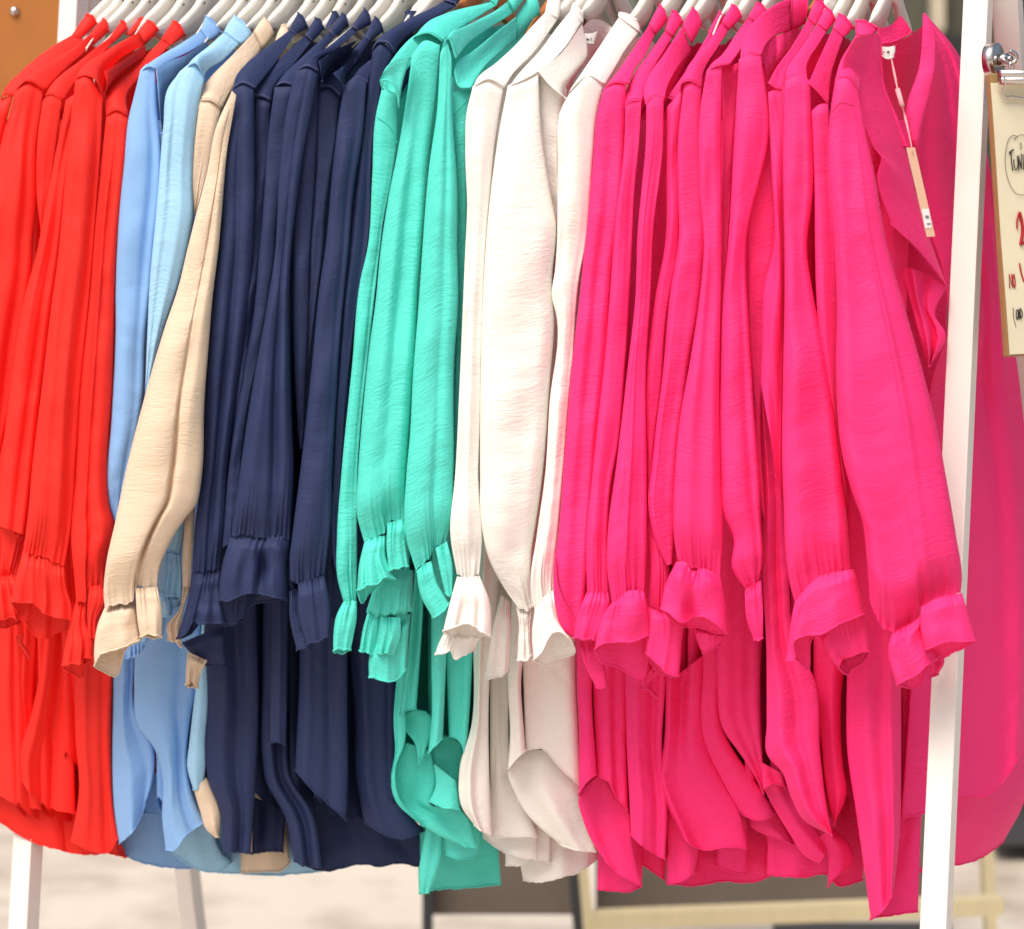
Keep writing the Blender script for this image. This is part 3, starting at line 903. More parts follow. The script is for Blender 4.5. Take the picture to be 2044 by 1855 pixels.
# ---- turquoise
b = Blouse('turq', 'turquoise blouse whose shoulder cap curls up over the navy one', 'a2 960,560 1500,80')
b.yoke('a2 870,540 880,600 905,590', 'a2 866,540 950,400 1060,270 1180,180', 'a2 1000,640 1010,520 1100,420 1270,300', stitch=False, cap=.02, dz=-.03, far=.02)
b.yoke('a2 1090,260 1180,230 1285,290', 'a2 1085,262 1200,140 1300,95 1612,15', 'a2 1287,290 1400,200 1520,120 1642,40')
b.collar('a2 1610,10 1645,45 1600,-120 1700,-80')
b.front('a2 866,540 872,570 885,600', 'a2 1080,380 1030,520 995,720', T='a2 866,540 920,440 1080,380', H='a2 885,603 890,540 930,545 965,585 985,640 992,722', dz=-.05, wall=.012, bulge=.012, name='shoulder_cap')
b.sleeve('a2 885,590 840,775 815,1200 782,1680 b2 740,350 680,950 608,1680 c2 580,400 585,700 628,842', 'a2 990,640 985,950 940,1250 890,1500 b2 870,150 800,800 745,1300 718,1680 c2 715,600 708,832', H='c2 628,845 665,830 708,834', dz=-.006, folds=[(.3, .3, .2, .25), (.85, .85, .1, -.3)])
b.m('stitching').tube(P(*curve(PX('a2 850,790 930,850 985,960'), 14).T, near_y(775) - .0235), 0.0007, 5, False)
b.cuff('c2 620,848 575,940 556,1060 555,1172', 'c2 714,840 712,960 690,1080 672,1168', T='c2 620,848 665,835 714,840', H='c2 555,1178 600,1165 672,1170', HB='c2 555,1180 600,1228 660,1256 730,1285 800,1305', dz=-.014, rn=2, ruffle=.001)
b.body('d2 990,-100 960,300 970,480 945,700 975,820 1050,905 1150,985', 'd2 1050,-100 1040,200 1010,245 1035,430 985,520 975,600 1000,800 1160,990', dz=.045, wall=.06, bulge=.005)
b.body('d2 1040,430 975,570 945,730 980,830 1100,945 1250,1045 1412,1117', 'd2 1210,480 1232,740 1200,825 1420,890 1525,1130', T='d2 1040,430 1210,480', H='d2 1412,1118 1470,1132 1525,1132', dz=.075, wall=0, bulge=.004)
b.core(1560)
b.done()

b = Blouse('turq', 'turquoise blouse in the middle of the three, front sleeve ending in two ruffled lobes', 'a2 1170,330 1650,40')
b.sleeve('a2 1082,380 1040,700 990,1000 930,1300 872,1680 b2 840,500 800,800 740,1400 720,1680 c2 712,250 760,432', 'a2 1272,310 1240,700 1210,1000 1152,1680 b2 1130,400 1108,900 1060,1500 c2 1048,0 1042,285', T='a2 1082,380 1170,280 1272,310', H='c2 760,434 830,412 900,370 930,305 1042,285', dz=-.022, cap=.026,
         folds=[(.35, .25, .16, .25), (.62, .55, .14, -.3), (.85, .90, .10, .3)])
b.cuff('c2 765,436 728,600 715,770', 'c2 908,400 915,560 982,690', T='c2 765,436 830,412 908,400', H='c2 715,782 780,752 850,728 920,690 982,697', HB='c2 715,800 750,880 800,800 900,735 982,700', dz=-.028, rn=3)
b.cuff('c2 918,315 912,480 930,640', 'c2 1046,285 1040,450 1060,608', T='c2 918,315 1046,285', H='c2 930,642 990,618 1060,610', dz=-.032, rn=2, ruffle=.001)
b.sleeve('c2 860,640 775,900', 'c2 1092,640 1085,900', H='c2 775,905 870,945 960,932 1085,900', dz=.008, k0=.8)
b.cuff('c2 790,900 750,1040 730,1172', 'c2 875,940 870,1080 850,1200', H='c2 730,1178 790,1195 850,1205', dz=.0, rn=2)
b.cuff('c2 872,945 865,1080 850,1190', 'c2 1005,950 1010,1060 965,1195', H='c2 850,1208 965,1198', HB='c2 880,1262 930,1270 965,1200', dz=-.006, rn=2)
b.cuff('c2 860,1100 800,1200 793,1350', 'c2 1075,920 1055,1150 1046,1285', H='c2 793,1358 890,1380 990,1372 1046,1292', HB='c2 793,1350 900,1330 1000,1290 1046,1288', dz=.014, rn=2)
b.body('d2 1045,-100 1040,0 1000,240', 'd2 1135,-100 1130,0 1112,200', H='d2 1000,252 1050,222 1112,205', dz=.03, wall=.08)
b.body('d2 1000,250 1025,330 1100,430 1130,590', 'd2 1110,205 1180,220 1212,260 1205,400 1165,500', dz=.06, wall=.0, bulge=.004)
b.body('d2 1212,-100 1212,300 1190,500', 'd2 1312,-100 1312,0 1290,395', H='d2 1190,508 1240,455 1290,400', dz=.03, wall=.08)
b.body('d2 1230,570 1235,740 1195,822', 'd2 1382,690 1405,880', H='d2 1195,828 1300,870 1415,886', dz=.055, wall=.05)
b.body('d2 1290,900 1310,1180', 'd2 1560,1000 1520,1200', H='d2 1310,1190 1380,1212 1520,1200', dz=.11, wall=.05)
b.core(1560)
b.done()

b = Blouse('turq', 'turquoise blouse, rightmost of the three, touching the white ones', 'a2 1330,380 1880,40')
b.yoke('a2 1280,345 1320,270 1372,400', 'a2 1278,345 1310,265 1380,235 1560,130 1732,8', 'a2 1374,400 1450,300 1600,190 1760,90')
b.collar('a2 1732,8 1765,88 1720,-90 1840,-20')
b.yoke('a2 1362,500 1400,600 1478,600', 'a2 1360,495 1390,410 1480,350 1620,240 1780,115', 'a2 1480,600 1580,440 1680,350 1780,275', dz=-.025, far=.095, stitch=False)
b.collar('a2 1778,112 1778,278 1890,-40 1938,95', dz=.12)
b.sleeve('a2 1272,380 1250,750 1200,1100 1152,1680 b2 1130,500 1090,1000 1070,1400 1045,1680 c2 1040,400 1110,622', 'a2 1348,400 1352,700 1390,1300 1388,1680 b2 1396,500 1368,900 1362,1680 c2 1340,350 1312,432', T='a2 1272,380 1310,300 1348,400', H='c2 1110,625 1200,545 1240,470 1312,435', dz=-.034, cap=.026,
         folds=[(.4, .3, .2, .3), (.7, .6, .08, -.2), (.85, .85, .1, .2)])
b.cuff('c2 1112,640 1140,800 1220,952', 'c2 1215,570 1260,730 1332,850', T='c2 1112,640 1170,590 1215,570', H='c2 1220,957 1280,930 1332,855', dz=-.040, rn=1.5, ruffle=.001)
b.cuff('c2 1240,485 1280,680 1308,790', 'c2 1318,437 1355,600 1352,785', T='c2 1240,485 1318,437', H='c2 1308,792 1345,805 1352,788', dz=-.044, rn=1.5, ruffle=.001)
b.sleeve('a2 1358,640 1362,770 1385,1300 1385,1680 b2 1385,500 1350,1680', 'a2 1480,620 1455,1000 1445,1680 b2 1430,500 1395,1200 1380,1680', dz=-.012, close=1, gather=0)
b.m('stitching').tube(P(*curve(PX('a2 1368,770 1415,715 1470,662'), 12).T, near_y(930) - .02), 0.0007, 5, False)
b.body('d2 1312,-150 1300,370 1330,385', 'd2 1490,-150 1455,400 1440,540', H='d2 1300,372 1350,385 1400,430 1440,542', dz=.055, wall=.1)
b.body('d2 1300,375 1240,440 1190,515 1230,600', 'd2 1430,450 1440,545 1420,640 1382,692', H='d2 1230,600 1310,640 1382,694', dz=.09, wall=0, bulge=.004)
b.body('d2 1175,1000 1150,1150 1130,1280 1135,1432', 'd2 1292,1060 1285,1180 1257,1303 1198,1432', H='d2 1135,1434 1165,1440 1198,1432', dz=.105, ext=False, wall=.03)
b.body('d2 1125,1240 1130,1440', 'd2 1660,1100 1680,1378', H='d2 1130,1442 1240,1415 1400,1408 1500,1402 1680,1380', dz=.2, wall=.12)
b.core(1590)
b.done()

# ---- white
b = Blouse('white', 'white blouse, leftmost of the whites, slim sleeve with a flared cuff over turquoise', 'a2 1600,560 2040,100')
b.yoke('a2 1492,600 1590,545 1695,600', 'a2 1490,600 1515,535 1650,420 1780,300 1900,165 2000,60', 'a2 1697,600 1760,500 1900,360 2060,130', stitch=False)
b.collar('a2 1975,90 2065,130 2000,-20 2085,0')
b.sleeve('a2 1490,600 1450,750 1440,1000 1452,1400 1440,1680 b2 1430,400 1400,1100 1372,1680 c2 1340,400 1385,655', 'a2 1697,600 1645,900 1605,1300 1575,1680 b2 1550,800 1540,1300 1528,1680 c2 1552,450 1532,655', T='a2 1490,600 1590,550 1697,600', H='c2 1385,660 1450,680 1532,660', dz=-.038,
         folds=[(.25, .3, .1, -.25), (.55, .55, .12, .35), (.85, .85, .1, -.2)])
b.cuff('c2 1385,675 1345,820 1290,1045', 'c2 1535,670 1600,830 1617,1082', T='c2 1385,675 1450,680 1535,670', H='c2 1290,1055 1400,1012 1500,1012 1545,1050 1617,1088', HB='c2 1300,1060 1350,1090 1440,1100 1520,1080 1617,1090', dz=-.048, rn=3, ruffle=.002)
b.cuff('c2 1300,1040 1260,1130 1238,1198', 'c2 1560,1060 1500,1165', H='c2 1238,1204 1290,1195 1340,1170 1375,1240 1420,1210 1500,1170', dz=-.02, rn=2, ruffle=.001)
b.body('c2 1495,1100 1480,1680 d2 1462,350 1400,620 1387,690 1420,870 1500,980', 'c2 1640,1000 d2 1605,0 1600,600 1620,1050', H='d2 1500,982 1560,1030 1620,1055', dz=.055, wall=.08, folds=[(.4, .4, .15, .008)])
b.core(1560)
b.done()

b = Blouse('white', 'white blouse with the widest puffed sleeve in the middle of the whites', 'a3 150,570 500,90')
b.yoke('a3 52,595 150,545 245,485', 'a3 50,590 100,520 270,330 380,180 470,70', 'a3 247,485 330,420 420,330 545,150', stitch=False)
b.collar('a3 465,75 548,160 485,25 552,110')
b.front('a3 245,480 330,580 432,662', 'a3 545,160 575,390 500,520 435,665', T='a3 245,480 400,360 545,160', dz=.015, dzu=.06, wall=.03)
b.front('a3 235,500 255,900 320,1400 b3 335,500', 'a3 450,600 420,1000 395,1680 b3 390,500', dz=.006, wall=.03)
b.sleeve('a3 45,595 0,800 -60,1200 -105,1680 b2 1548,800 1540,1200 1540,1680 c2 1545,300 1600,560 1700,750 1795,870', 'a3 250,500 275,900 335,1300 372,1500 b3 345,400 360,600 335,1000 290,1600 c3 240,300 205,520 220,870', T='a3 45,595 150,545 250,500', H='c2 1795,880 1850,900 1900,868', dz=-.022, cap=.034,
         folds=[(.35, .3, .3, .2), (.8, .85, .12, .15)])
b.cuff('c2 1780,880 1800,1000 1795,1100 1788,1238', 'c2 1898,875 1880,1000 1892,1200', T='c2 1780,880 1898,875', H='c2 1788,1245 1830,1248 1892,1205', dz=-.012, rn=2, ruffle=.001)
b.cuff('c2 1680,800 1640,950 1570,1360', 'c2 1740,850 1745,1000 1735,1310', H='c2 1620,1378 1665,1370 1735,1312', dz=.03, rn=2, ruffle=.001)
b.body('c2 1600,1100 d2 1615,0 1610,600 1560,1045', 'c2 1760,1000 d2 1740,0 1742,500 1930,1060', H='d2 1560,1050 1650,1065 1780,1062 1930,1062', dz=.10, wall=.1)
b.body('d3 -120,1000 -120,1060', 'd3 240,1000 250,1212', H='d3 -120,1060 0,1150 170,1210 250,1216', dz=.115, wall=.05)
b.core(1590)
b.done()

b = Blouse('white', 'white blouse, rightmost of the whites, tinged pink beside the first pink one', 'a3 580,500 850,120')
b.yoke('a3 505,560 600,480 690,575', 'a3 440,640 520,520 650,330 792,115', 'a3 692,575 740,500 840,330 930,215', stitch=False)
b.collar('a3 790,115 935,225 795,88 915,140')
b.sleeve('a3 505,570 400,740 382,1100 372,1680 b3 362,300 340,480 370,600 325,1200 295,1680 c3 240,400 200,750 225,885', 'a3 690,590 640,800 620,1050 562,1680 b3 535,300 480,900 430,1500 c3 390,300 352,700 352,770', T='a3 505,570 600,490 690,590', H='c3 225,890 280,830 352,765', dz=-.026,
         folds=[(.2, .25, .08, -.3), (.45, .5, .16, .35), (.85, .85, .1, -.2)])
b.cuff('c3 228,890 208,1050 218,1240', 'c3 352,765 385,950 497,1165', T='c3 228,890 290,810 352,765', H='c3 218,1246 270,1190 310,1115 350,1066 400,1050 440,1075 500,1175', HB='c3 218,1248 320,1278 380,1255 420,1225 500,1205 502,1180', dz=-.034, rn=2.5, ruffle=.001)
b.body('c3 60,1100 d3 48,0 60,400 48,610', 'c3 170,1100 d3 135,0 150,300 165,480', H='d3 48,620 90,560 165,485', dz=.045, wall=.08)
b.body('c3 140,1100 d3 150,0 165,480', 'c3 510,1150 d3 505,0 525,400 535,720', H='d3 165,490 280,480 380,590 535,735', dz=.07, wall=.08)
b.body('d3 165,480 80,540 48,640 90,760 160,890 230,970 400,1112', 'd3 530,480 540,780 640,1160', T='d3 165,480 530,480', H='d3 400,1115 500,1158 590,1172 640,1178', dz=.085, wall=.0, bulge=.006, folds=[(.5, .5, .2, .008)])
b.body('d3 30,900 30,1250', 'd3 330,950 330,1230', H='d3 30,1252 130,1252 240,1218 330,1230', dz=.125, wall=.05)
b.body('d3 120,1000 130,1252 150,1350', 'd3 645,1050 648,1200', H='d3 150,1352 240,1366 330,1355 400,1335 520,1302 600,1250 648,1205', dz=.15, wall=.12)
b.core(1590)
b.done()

# ---- pink
b = Blouse('pink', 'hot pink blouse, leftmost of the pinks, overlapping the last white one', 'a3 770,570 1060,150')
b.yoke('a3 690,605 760,568 850,577', 'a3 690,600 710,570 760,510 860,370 992,172', 'a3 852,577 900,460 960,380 1032,238')
b.collar('a3 990,170 1034,236 1063,32 1113,142')
b.sleeve('a3 690,610 645,760 620,1050 560,1680 b3 530,450 480,900 430,1500 c3 390,350 350,700 370,900 430,1050 495,1092', 'a3 838,590 832,900 800,1500 b3 760,200 715,800 645,1500 c3 605,300 580,700 530,1000 505,1092', T='a3 690,610 760,570 838,590', dz=-.030, close=1, gather=0,
         folds=[(.25, .3, .16, .2), (.5, .6, .12, -.35), (.85, .85, .1, .3)])
b.m('stitching').tube(P(*curve(PX('c3 372,560 385,720 500,965'), 14).T, near_y(1120) - .052), 0.0007, 5, False)
b.cuff('c3 525,1110 555,1250 635,1415', 'c3 640,1112 695,1280 715,1400', H='c3 640,1425 680,1438 715,1400', dz=-.01, rn=1, ruffle=.0005)
b.body('c3 505,1100 d3 508,0 525,400 530,700 522,775', 'c3 620,1200 d3 610,0 642,640', H='d3 522,790 570,715 642,660', dz=.05, wall=.08)
b.body('d3 640,650 560,720 520,800 545,930 640,1140 700,1220', 'd3 720,690 850,880 872,1060 942,1388', T='d3 600,690 660,660 720,690', H='d3 700,1222 790,1310 942,1392', dz=.085, wall=0, bulge=.006)
b.body('d3 655,1000 645,1412', 'd3 950,1100 945,1392', H='d3 645,1415 760,1425 850,1432 945,1394', dz=.13, wall=.08)
b.core(1590)
b.done()

b = Blouse('pink', 'hot pink blouse second from the left of the pinks, with a short squared cuff', 'a3 890,690 1160,170')
b.yoke('a3 832,742 870,695 942,687', 'a3 830,740 835,640 870,540 980,380 1102,208', 'a3 944,687 970,560 1050,410 1150,250')
b.collar('a3 1100,206 1150,252 1148,72 1217,150')
b.sleeve('a3 835,735 825,1000 770,1450 b3 755,0 735,400 700,850 640,1400 c3 612,0 570,500 580,772', 'a3 942,692 928,950 892,1350 b3 885,0 862,500 832,950 772,1550 c3 745,0 715,400 717,780', T='a3 835,735 870,695 942,692', H='c3 580,775 650,765 717,785', dz=-.036,
         folds=[(.3, .3, .16, .35), (.8, .8, .12, -.35)])
b.cuff('c3 578,780 545,850 505,980 490,1088', 'c3 718,785 728,860 690,980 640,1105', T='c3 578,780 650,768 718,785', H='c3 490,1098 560,1100 640,1112', dz=-.044, rn=2, ruffle=.001)
b.body('c3 610,1300 d3 612,0 642,655', 'c3 845,1300 d3 832,0 842,500 852,880', H='d3 642,662 720,695 770,790 852,885', dz=.07, wall=.08)
b.body('d3 920,1000 940,1240', 'd3 1110,1000 1100,1350', H='d3 945,1390 1100,1345', dz=.15, wall=.08)
b.core(1590)
b.done()

b = Blouse('pink', 'hot pink blouse third from the left of the pinks, cuff flared like a bell', 'a3 1030,680 1285,160')
b.yoke('a3 972,715 1020,665 1092,677', 'a3 972,712 955,630 975,540 1090,370 1217,178', 'a3 1094,677 1110,600 1190,450 1275,350')
b.collar('a3 1215,178 1277,300 1283,52 1342,165')
b.sleeve('a3 975,715 972,950 940,1300 b3 920,0 900,500 845,1000 775,1600 c3 755,0 715,400 710,600 745,842', 'a3 1092,682 1085,1000 1025,1500 b3 1015,0 1000,500 975,900 978,1680 c3 985,0 978,500 962,765', T='a3 975,715 1020,668 1092,682', H='c3 745,845 810,795 860,770 962,768', dz=-.046,
         folds=[(.3, .25, .14, .25), (.5, .5, .05, .35), (.85, .85, .1, -.35)])
b.cuff('c3 745,848 680,940 645,1060 630,1162', 'c3 962,772 990,920 995,1065', T='c3 745,848 810,795 860,770 962,772', H='c3 630,1172 680,1130 760,1128 840,1125 995,1072', HB='c3 630,1175 660,1250 780,1310 930,1402 985,1120', dz=-.056, rn=2, ruffle=.0015)
b.body('c3 830,1300 d3 832,0 845,500 865,900 872,1045', 'c3 1110,1300 d3 1102,0 1085,600 1112,800 1102,1212', H='d3 872,1052 950,1130 1092,1216', dz=.06, wall=.08, folds=[(.3, .3, .15, .008), (.75, .75, .12, -.010)])
b.core(1590)
b.done()

b = Blouse('pink', 'hot pink blouse fourth from the left of the pinks, narrow sleeve behind the striped cuff', 'a3 1160,680 1430,170')
b.yoke('a3 1115,770 1150,742 1190,690', 'a3 1108,660 1160,590 1270,430 1392,228', 'a3 1192,690 1240,480 1330,370 1420,240', dz=.01)
b.collar('a3 1385,225 1418,238 1463,78 1495,155', dz=.12)
b.sleeve('a3 1112,740 1110,1100 1095,1680 b3 1040,450 1000,750 982,900 980,1680 c3 975,200 1000,600 990,870', 'a3 1222,620 1190,1000 1190,1680 b3 1110,600 1080,1000 1025,1600 c3 1060,300 1120,620 1110,900', dz=-.030, H='c3 990,872 1050,900 1110,930', folds=[(.4, .4, .2, .3)])
b.cuff('c3 988,880 975,1050 968,1185', 'c3 1120,930 1200,960 1210,1150 1195,1338', T='c3 988,880 1050,905 1120,930', H='c3 968,1190 1020,1240 1080,1285 1100,1330 1195,1345', HB='c3 1075,1330 1110,1395 1180,1400 1195,1350', dz=-.040, rn=2, ruffle=.001)
b.cuff('c3 960,1250 945,1330 945,1420', 'c3 1080,1300 1000,1400 1050,1490', H='c3 945,1425 1000,1450 1050,1495', dz=.0, rn=2, ruffle=.001)
b.body('c3 1100,1400 d3 1100,0 1095,400 1070,560 1055,625 1100,820 1135,900 1210,1045', 'c3 1360,1200 d3 1350,0 1360,400 1480,680 1600,900 1652,1138', H='d3 1210,1052 1250,1100 1300,1135 1400,1152 1510,1132 1652,1140', dz=.075, wall=.08, folds=[(.12, .12, .10, .010), (.45, .4, .16, -.014)])
b.body('d3 1115,800 1112,1370', 'd3 1330,1050 1325,1150 1300,1300', H='d3 1108,1376 1180,1372 1300,1305', dz=.10, wall=.08)
b.body('d3 1105,1000 1110,1375', 'd3 1860,1000 1840,1310', H='d3 1110,1378 1200,1388 1300,1390 1480,1362 1700,1362 1840,1312', dz=.17, wall=.12)
b.core(1590)
b.done()

b = Blouse('pink', 'hot pink blouse left of the pleated shoulder, narrow sleeve', 'a3 1270,590 1560,130')
b.yoke('a3 1185,690 1222,590 1275,572 1342,612', 'a3 1185,640 1230,500 1390,280 1482,153', 'a3 1344,612 1360,480 1440,340 1525,203')
b.collar('a3 1480,150 1527,205 1548,32 1612,115')
b.sleeve('a3 1225,600 1190,900 1190,1400 b3 1195,0 1130,500 1085,1000 1040,1350 1005,1680 c3 990,100 1030,420 1110,600', 'a3 1342,615 1345,900 1370,1680 b3 1320,600 1250,1000 1175,1600 c3 1165,300 1150,590', T='a3 1225,600 1270,573 1342,615', dz=-.040, close=1, gather=0, folds=[(.15, .15, .1, .35), (.6, .6, .15, -.2)])
b.body('d3 1445,1000 1450,1255', 'd3 1652,1000 1645,1310', H='d3 1450,1260 1540,1300 1645,1316', dz=.12, wall=.08)
b.core(1590)
b.done()

b = Blouse('pink', 'hot pink blouse with pleated shoulder top beside the arched band, striped cuff in front', 'a3 1440,460 1740,80')
b.yoke('a3 1385,490 1440,455 1525,440', 'a3 1383,488 1400,445 1480,370 1570,240 1657,122', 'a3 1527,440 1600,340 1650,250 1702,150')
b.collar('a3 1655,120 1704,152 1713,22 1778,75')
b.sleeve('a3 1380,490 1340,700 1330,1200 1360,1680 b3 1330,500 1270,900 1200,1300 1165,1680 c3 1165,450 1185,560', 'a3 1480,460 1478,1000 1478,1680 b3 1472,600 1466,1100 1477,1680 c3 1490,350 1470,665', T='a3 1380,490 1430,452 1480,460', H='c3 1180,565 1260,600 1320,625 1470,672', dz=-.056,
         folds=[(.3, .3, .2, .3), (.45, .5, .14, -.25), (.8, .8, .1, .25)])
b.cuff('c3 1178,575 1115,700 1085,800 1070,890', 'c3 1472,680 1505,850 1517,1050', T='c3 1178,575 1230,575 1290,640 1350,620 1472,680', H='c3 1070,898 1130,930 1220,985 1300,952 1400,970 1517,1055', HB='c3 1075,900 1200,1010 1320,1030 1440,1060 1510,1058', dz=-.066, rn=2, ruffle=.001, folds=[(.2, .2, .12, .5), (.47, .45, .07, -1.0), (.75, .75, .14, .4)])
b.cuff('c3 1290,1010 1310,1100 1350,1190', 'c3 1500,1060 1490,1100 1470,1130', H='c3 1358,1206 1400,1180 1470,1135', dz=-.03, rn=1, ruffle=.001)
b.sleeve('a3 1478,470 1490,1000 1485,1680 b3 1480,900 1478,1680', 'a3 1590,430 1570,900 1520,1680 b3 1500,500 1490,1200', dz=-.02, close=1, gather=0)
b.core(1590)
b.done()

b = Blouse('pink', 'hot pink blouse whose broad arched neckband rises above its neighbours', 'a4 180,400 500,60')
b.yoke('a4 112,422 170,376 245,380', 'a4 110,418 130,270 230,120 350,30 462,-20', 'a4 246,380 300,280 380,225 455,200', name='neckband')
b.collar('a4 455,-15 452,200 565,-60 545,160', cap=.012)
b.front('a4 245,375 290,480 300,560', 'a4 455,205 450,330 380,450 310,560', T='a4 245,375 330,260 455,205', dz=.05, dzu=.06, wall=.03, folds=[(.4, .4, .06, .006), (.6, .6, .06, -.006), (.8, .8, .05, .005)])
b.sleeve('a3 1595,420 1565,900 1520,1680 b3 1490,500 1477,900 1475,1680 c3 1490,250 1560,420 1550,620 1640,760', 'a3 1745,400 1800,800 1640,1680 b3 1665,700 1700,1250 1732,1680 c3 1742,300 1752,600 1730,692', T='a3 1595,420 1660,378 1745,400', H='c3 1640,765 1690,740 1735,695', dz=-.046, folds=[(.35, .35, .2, .3), (.8, .8, .1, -.3)])
b.cuff('c3 1635,765 1645,950 1698,1105', 'c3 1745,700 1758,900 1757,1090', T='c3 1635,765 1745,700', H='c3 1698,1112 1757,1095', dz=-.050, rn=1.5, ruffle=.001)
b.sleeve('a3 1640,1000 1650,1680 b3 1665,700 1700,1250 1720,1680 c3 1740,200', 'a3 1830,900 1840,1680 b3 1770,500 1755,900 1740,1300 c3 1775,300', dz=-.02, close=1, gather=0)
b.body('c3 1450,1000 d3 1450,0 1490,340 1600,500 1700,650 1760,780', 'c3 1760,1000 d3 1742,0 1750,400 1765,720', H='d3 1760,782 1765,722', dz=.06, wall=.06)
b.body('d3 1352,-100 1362,430 1480,680 1560,780 1598,885', 'd3 1475,-100 1485,330 1640,600 1762,770 1835,900', H='d3 1600,892 1650,932 1780,947 1835,905', dz=.085, wall=.05)
b.body('d3 1668,880 1668,980 1790,1060', 'd3 1840,860 1960,1110', H='d3 1790,1065 1870,1080 1960,1115', dz=.115, wall=.04)
b.body('d3 1780,950 1860,1150 1905,1250', 'd3 1900,1000 2016,1325', H='d3 1905,1255 1880,1300 1840,1315 2016,1325', dz=.14, wall=.08)
b.core(1590)
b.done()

b = Blouse('pink', 'hot pink blouse left of the twin narrow sleeves, with a gaping rolled cuff edge', 'a4 360,580 640,90')
b.yoke('a4 300,600 350,622 402,612', 'a4 298,560 340,480 460,310 567,133', 'a4 404,612 420,480 520,320 612,170')
b.collar('a4 563,130 613,172 618,-2 682,45')
b.sleeve('a4 300,640 320,1100 330,1680 b4 275,400 260,800 250,1050', 'a4 415,600 410,1000 415,1680 b4 410,500 400,1000 395,1680 c4 400,200', dz=-.046, close=1, gather=0, folds=[(.4, .4, .2, .3), (.85, .85, .1, -.3)])
b.body('b4 245,1050 c4 265,200 265,700 285,1100 d4 290,300 292,510 400,640 440,760 530,940 600,1000 722,1052', 'b4 270,1000 c4 405,0 440,700 480,1100 d4 610,0 650,500 700,900 730,1050', dz=-.035, dzb=.0, wall=.08, folds=[(.25, .3, .14, .010), (.6, .6, .1, -.006)])
b.body('d4 270,740 330,850 450,1050 560,1200 640,1240', 'd4 420,720 560,950 650,1050 690,1120', T='d4 270,740 330,706 420,720', H='d4 640,1245 670,1200 690,1125', dz=.075, wall=0, bulge=.004)
b.body('d4 255,560 262,700 268,740', 'd4 400,640 420,722', H='d4 268,742 330,706 420,724', dz=.05, wall=.03)
b.body('d4 645,1060 690,1150 700,1398', 'd4 740,1000 870,1150 880,1200 850,1280 760,1312', H='d4 700,1398 720,1370 760,1315', dz=.085, wall=.03)
b.body('d4 300,1000 290,1315', 'd4 960,1000 935,1352', H='d4 290,1316 560,1332 695,1312 760,1386 935,1356', dz=.14, wall=.1)
b.core(1590)
b.done()

b = Blouse('pink', 'hot pink blouse with tapering front sleeve and slanted flared cuff near the post', 'a4 490,540 700,120')
b.yoke('a4 412,545 480,528 562,560', 'a4 410,540 420,480 520,320 627,162', 'a4 564,560 560,430 630,310 692,212')
b.collar('a4 625,163 692,214 688,48 748,135')
b.sleeve('a4 410,560 400,1000 410,1680 b4 410,500 400,1000 396,1680 c4 405,200 415,500 440,700 475,832', 'a4 582,560 600,1300 560,1680 b4 600,450 700,950 795,1680 c4 830,300 852,605', T='a4 410,560 490,527 582,560', H='c4 475,835 560,745 640,670 720,650 852,610', dz=-.062,
         folds=[(.3, .3, .2, .25), (.7, .7, .15, -.15), (.85, .9, .08, .2)])
b.cuff('c4 480,838 455,960 440,1080 418,1245', 'c4 868,625 912,800 942,928', T='c4 480,838 560,745 640,670 720,650 868,625', H='c4 418,1252 470,1245 470,1120 560,1070 640,1066 800,990 942,932', HB='c4 420,1255 480,1240 560,1312 600,1085 800,1020 942,935', dz=-.072, rn=2, ruffle=.0015)
b.cuff('c4 640,1070 700,1200 770,1290', 'c4 880,640 960,950 985,1175', H='c4 775,1300 800,1240 870,1210 985,1182', HB='c4 730,1480 790,1500 830,1420 925,1320 985,1185', dz=-.05, rn=2, ruffle=.001)
b.body('c4 605,1200 d4 608,0 660,500 682,700 742,972', 'c4 830,1200 d4 802,0 805,600 827,760 745,972', dz=.015, wall=.06)
b.core(1590)
b.done()

b = Blouse('pink', 'hot pink blouse with a straight slim sleeve just left of the nearest tagged blouse', 'a4 640,700 800,150')
b.yoke('a4 590,760 640,722 702,712', 'a4 568,565 640,400 735,193', 'a4 704,712 720,520 803,255')
b.collar('a4 732,193 805,257 773,93 868,185')
b.sleeve('a4 592,765 610,1200 615,1680 b4 620,400 640,700 750,1300 c4 800,0', 'a4 704,715 715,1000 750,1680 b4 760,500 758,1000 770,1400 c4 840,200', T='a4 592,765 640,724 704,715', dz=-.060, close=1, gather=0, folds=[(.35, .35, .2, .3), (.85, .85, .1, -.3)])
b.core(1590)
b.done()

# ---- the last pink blouse, its front open to the camera
b = Blouse('pink', 'rightmost hot pink blouse, open V neck facing out with ruffled placket and price tag', 'a4 820,560 1100,120')
b.yoke('a4 750,545 830,530 905,632', 'a4 748,540 790,400 850,300 890,235', 'a4 907,632 930,480 960,350 990,262')
b.collar('a4 888,238 990,252 888,138 1035,190', dz=.115, cap=.012)
b.sleeve('a4 750,550 715,765 705,900 745,1680 b4 760,500 755,1000 762,1200 790,1500 c4 860,100 930,300 962,560 982,832', 'a4 905,640 880,700 950,880 1010,1150 1105,1680 b4 1200,500 1330,950 1440,1400 1492,1680 c4 1560,400 1600,700 1592,778', T='a4 750,550 830,535 905,640',
         H='c4 982,838 1070,1010 1140,1050 1300,962 1325,880 1420,825 1592,780', dz=-.085, cap=.034, folds=[(.2, .2, .1, .2), (.5, .45, .16, -.2), (.72, .72, .025, .25)])
b.m('stitching').tube(P(*curve(PX('a4 718,765 790,692 882,716'), 14).T, near_y(1690) - .107), 0.0007, 5, False)
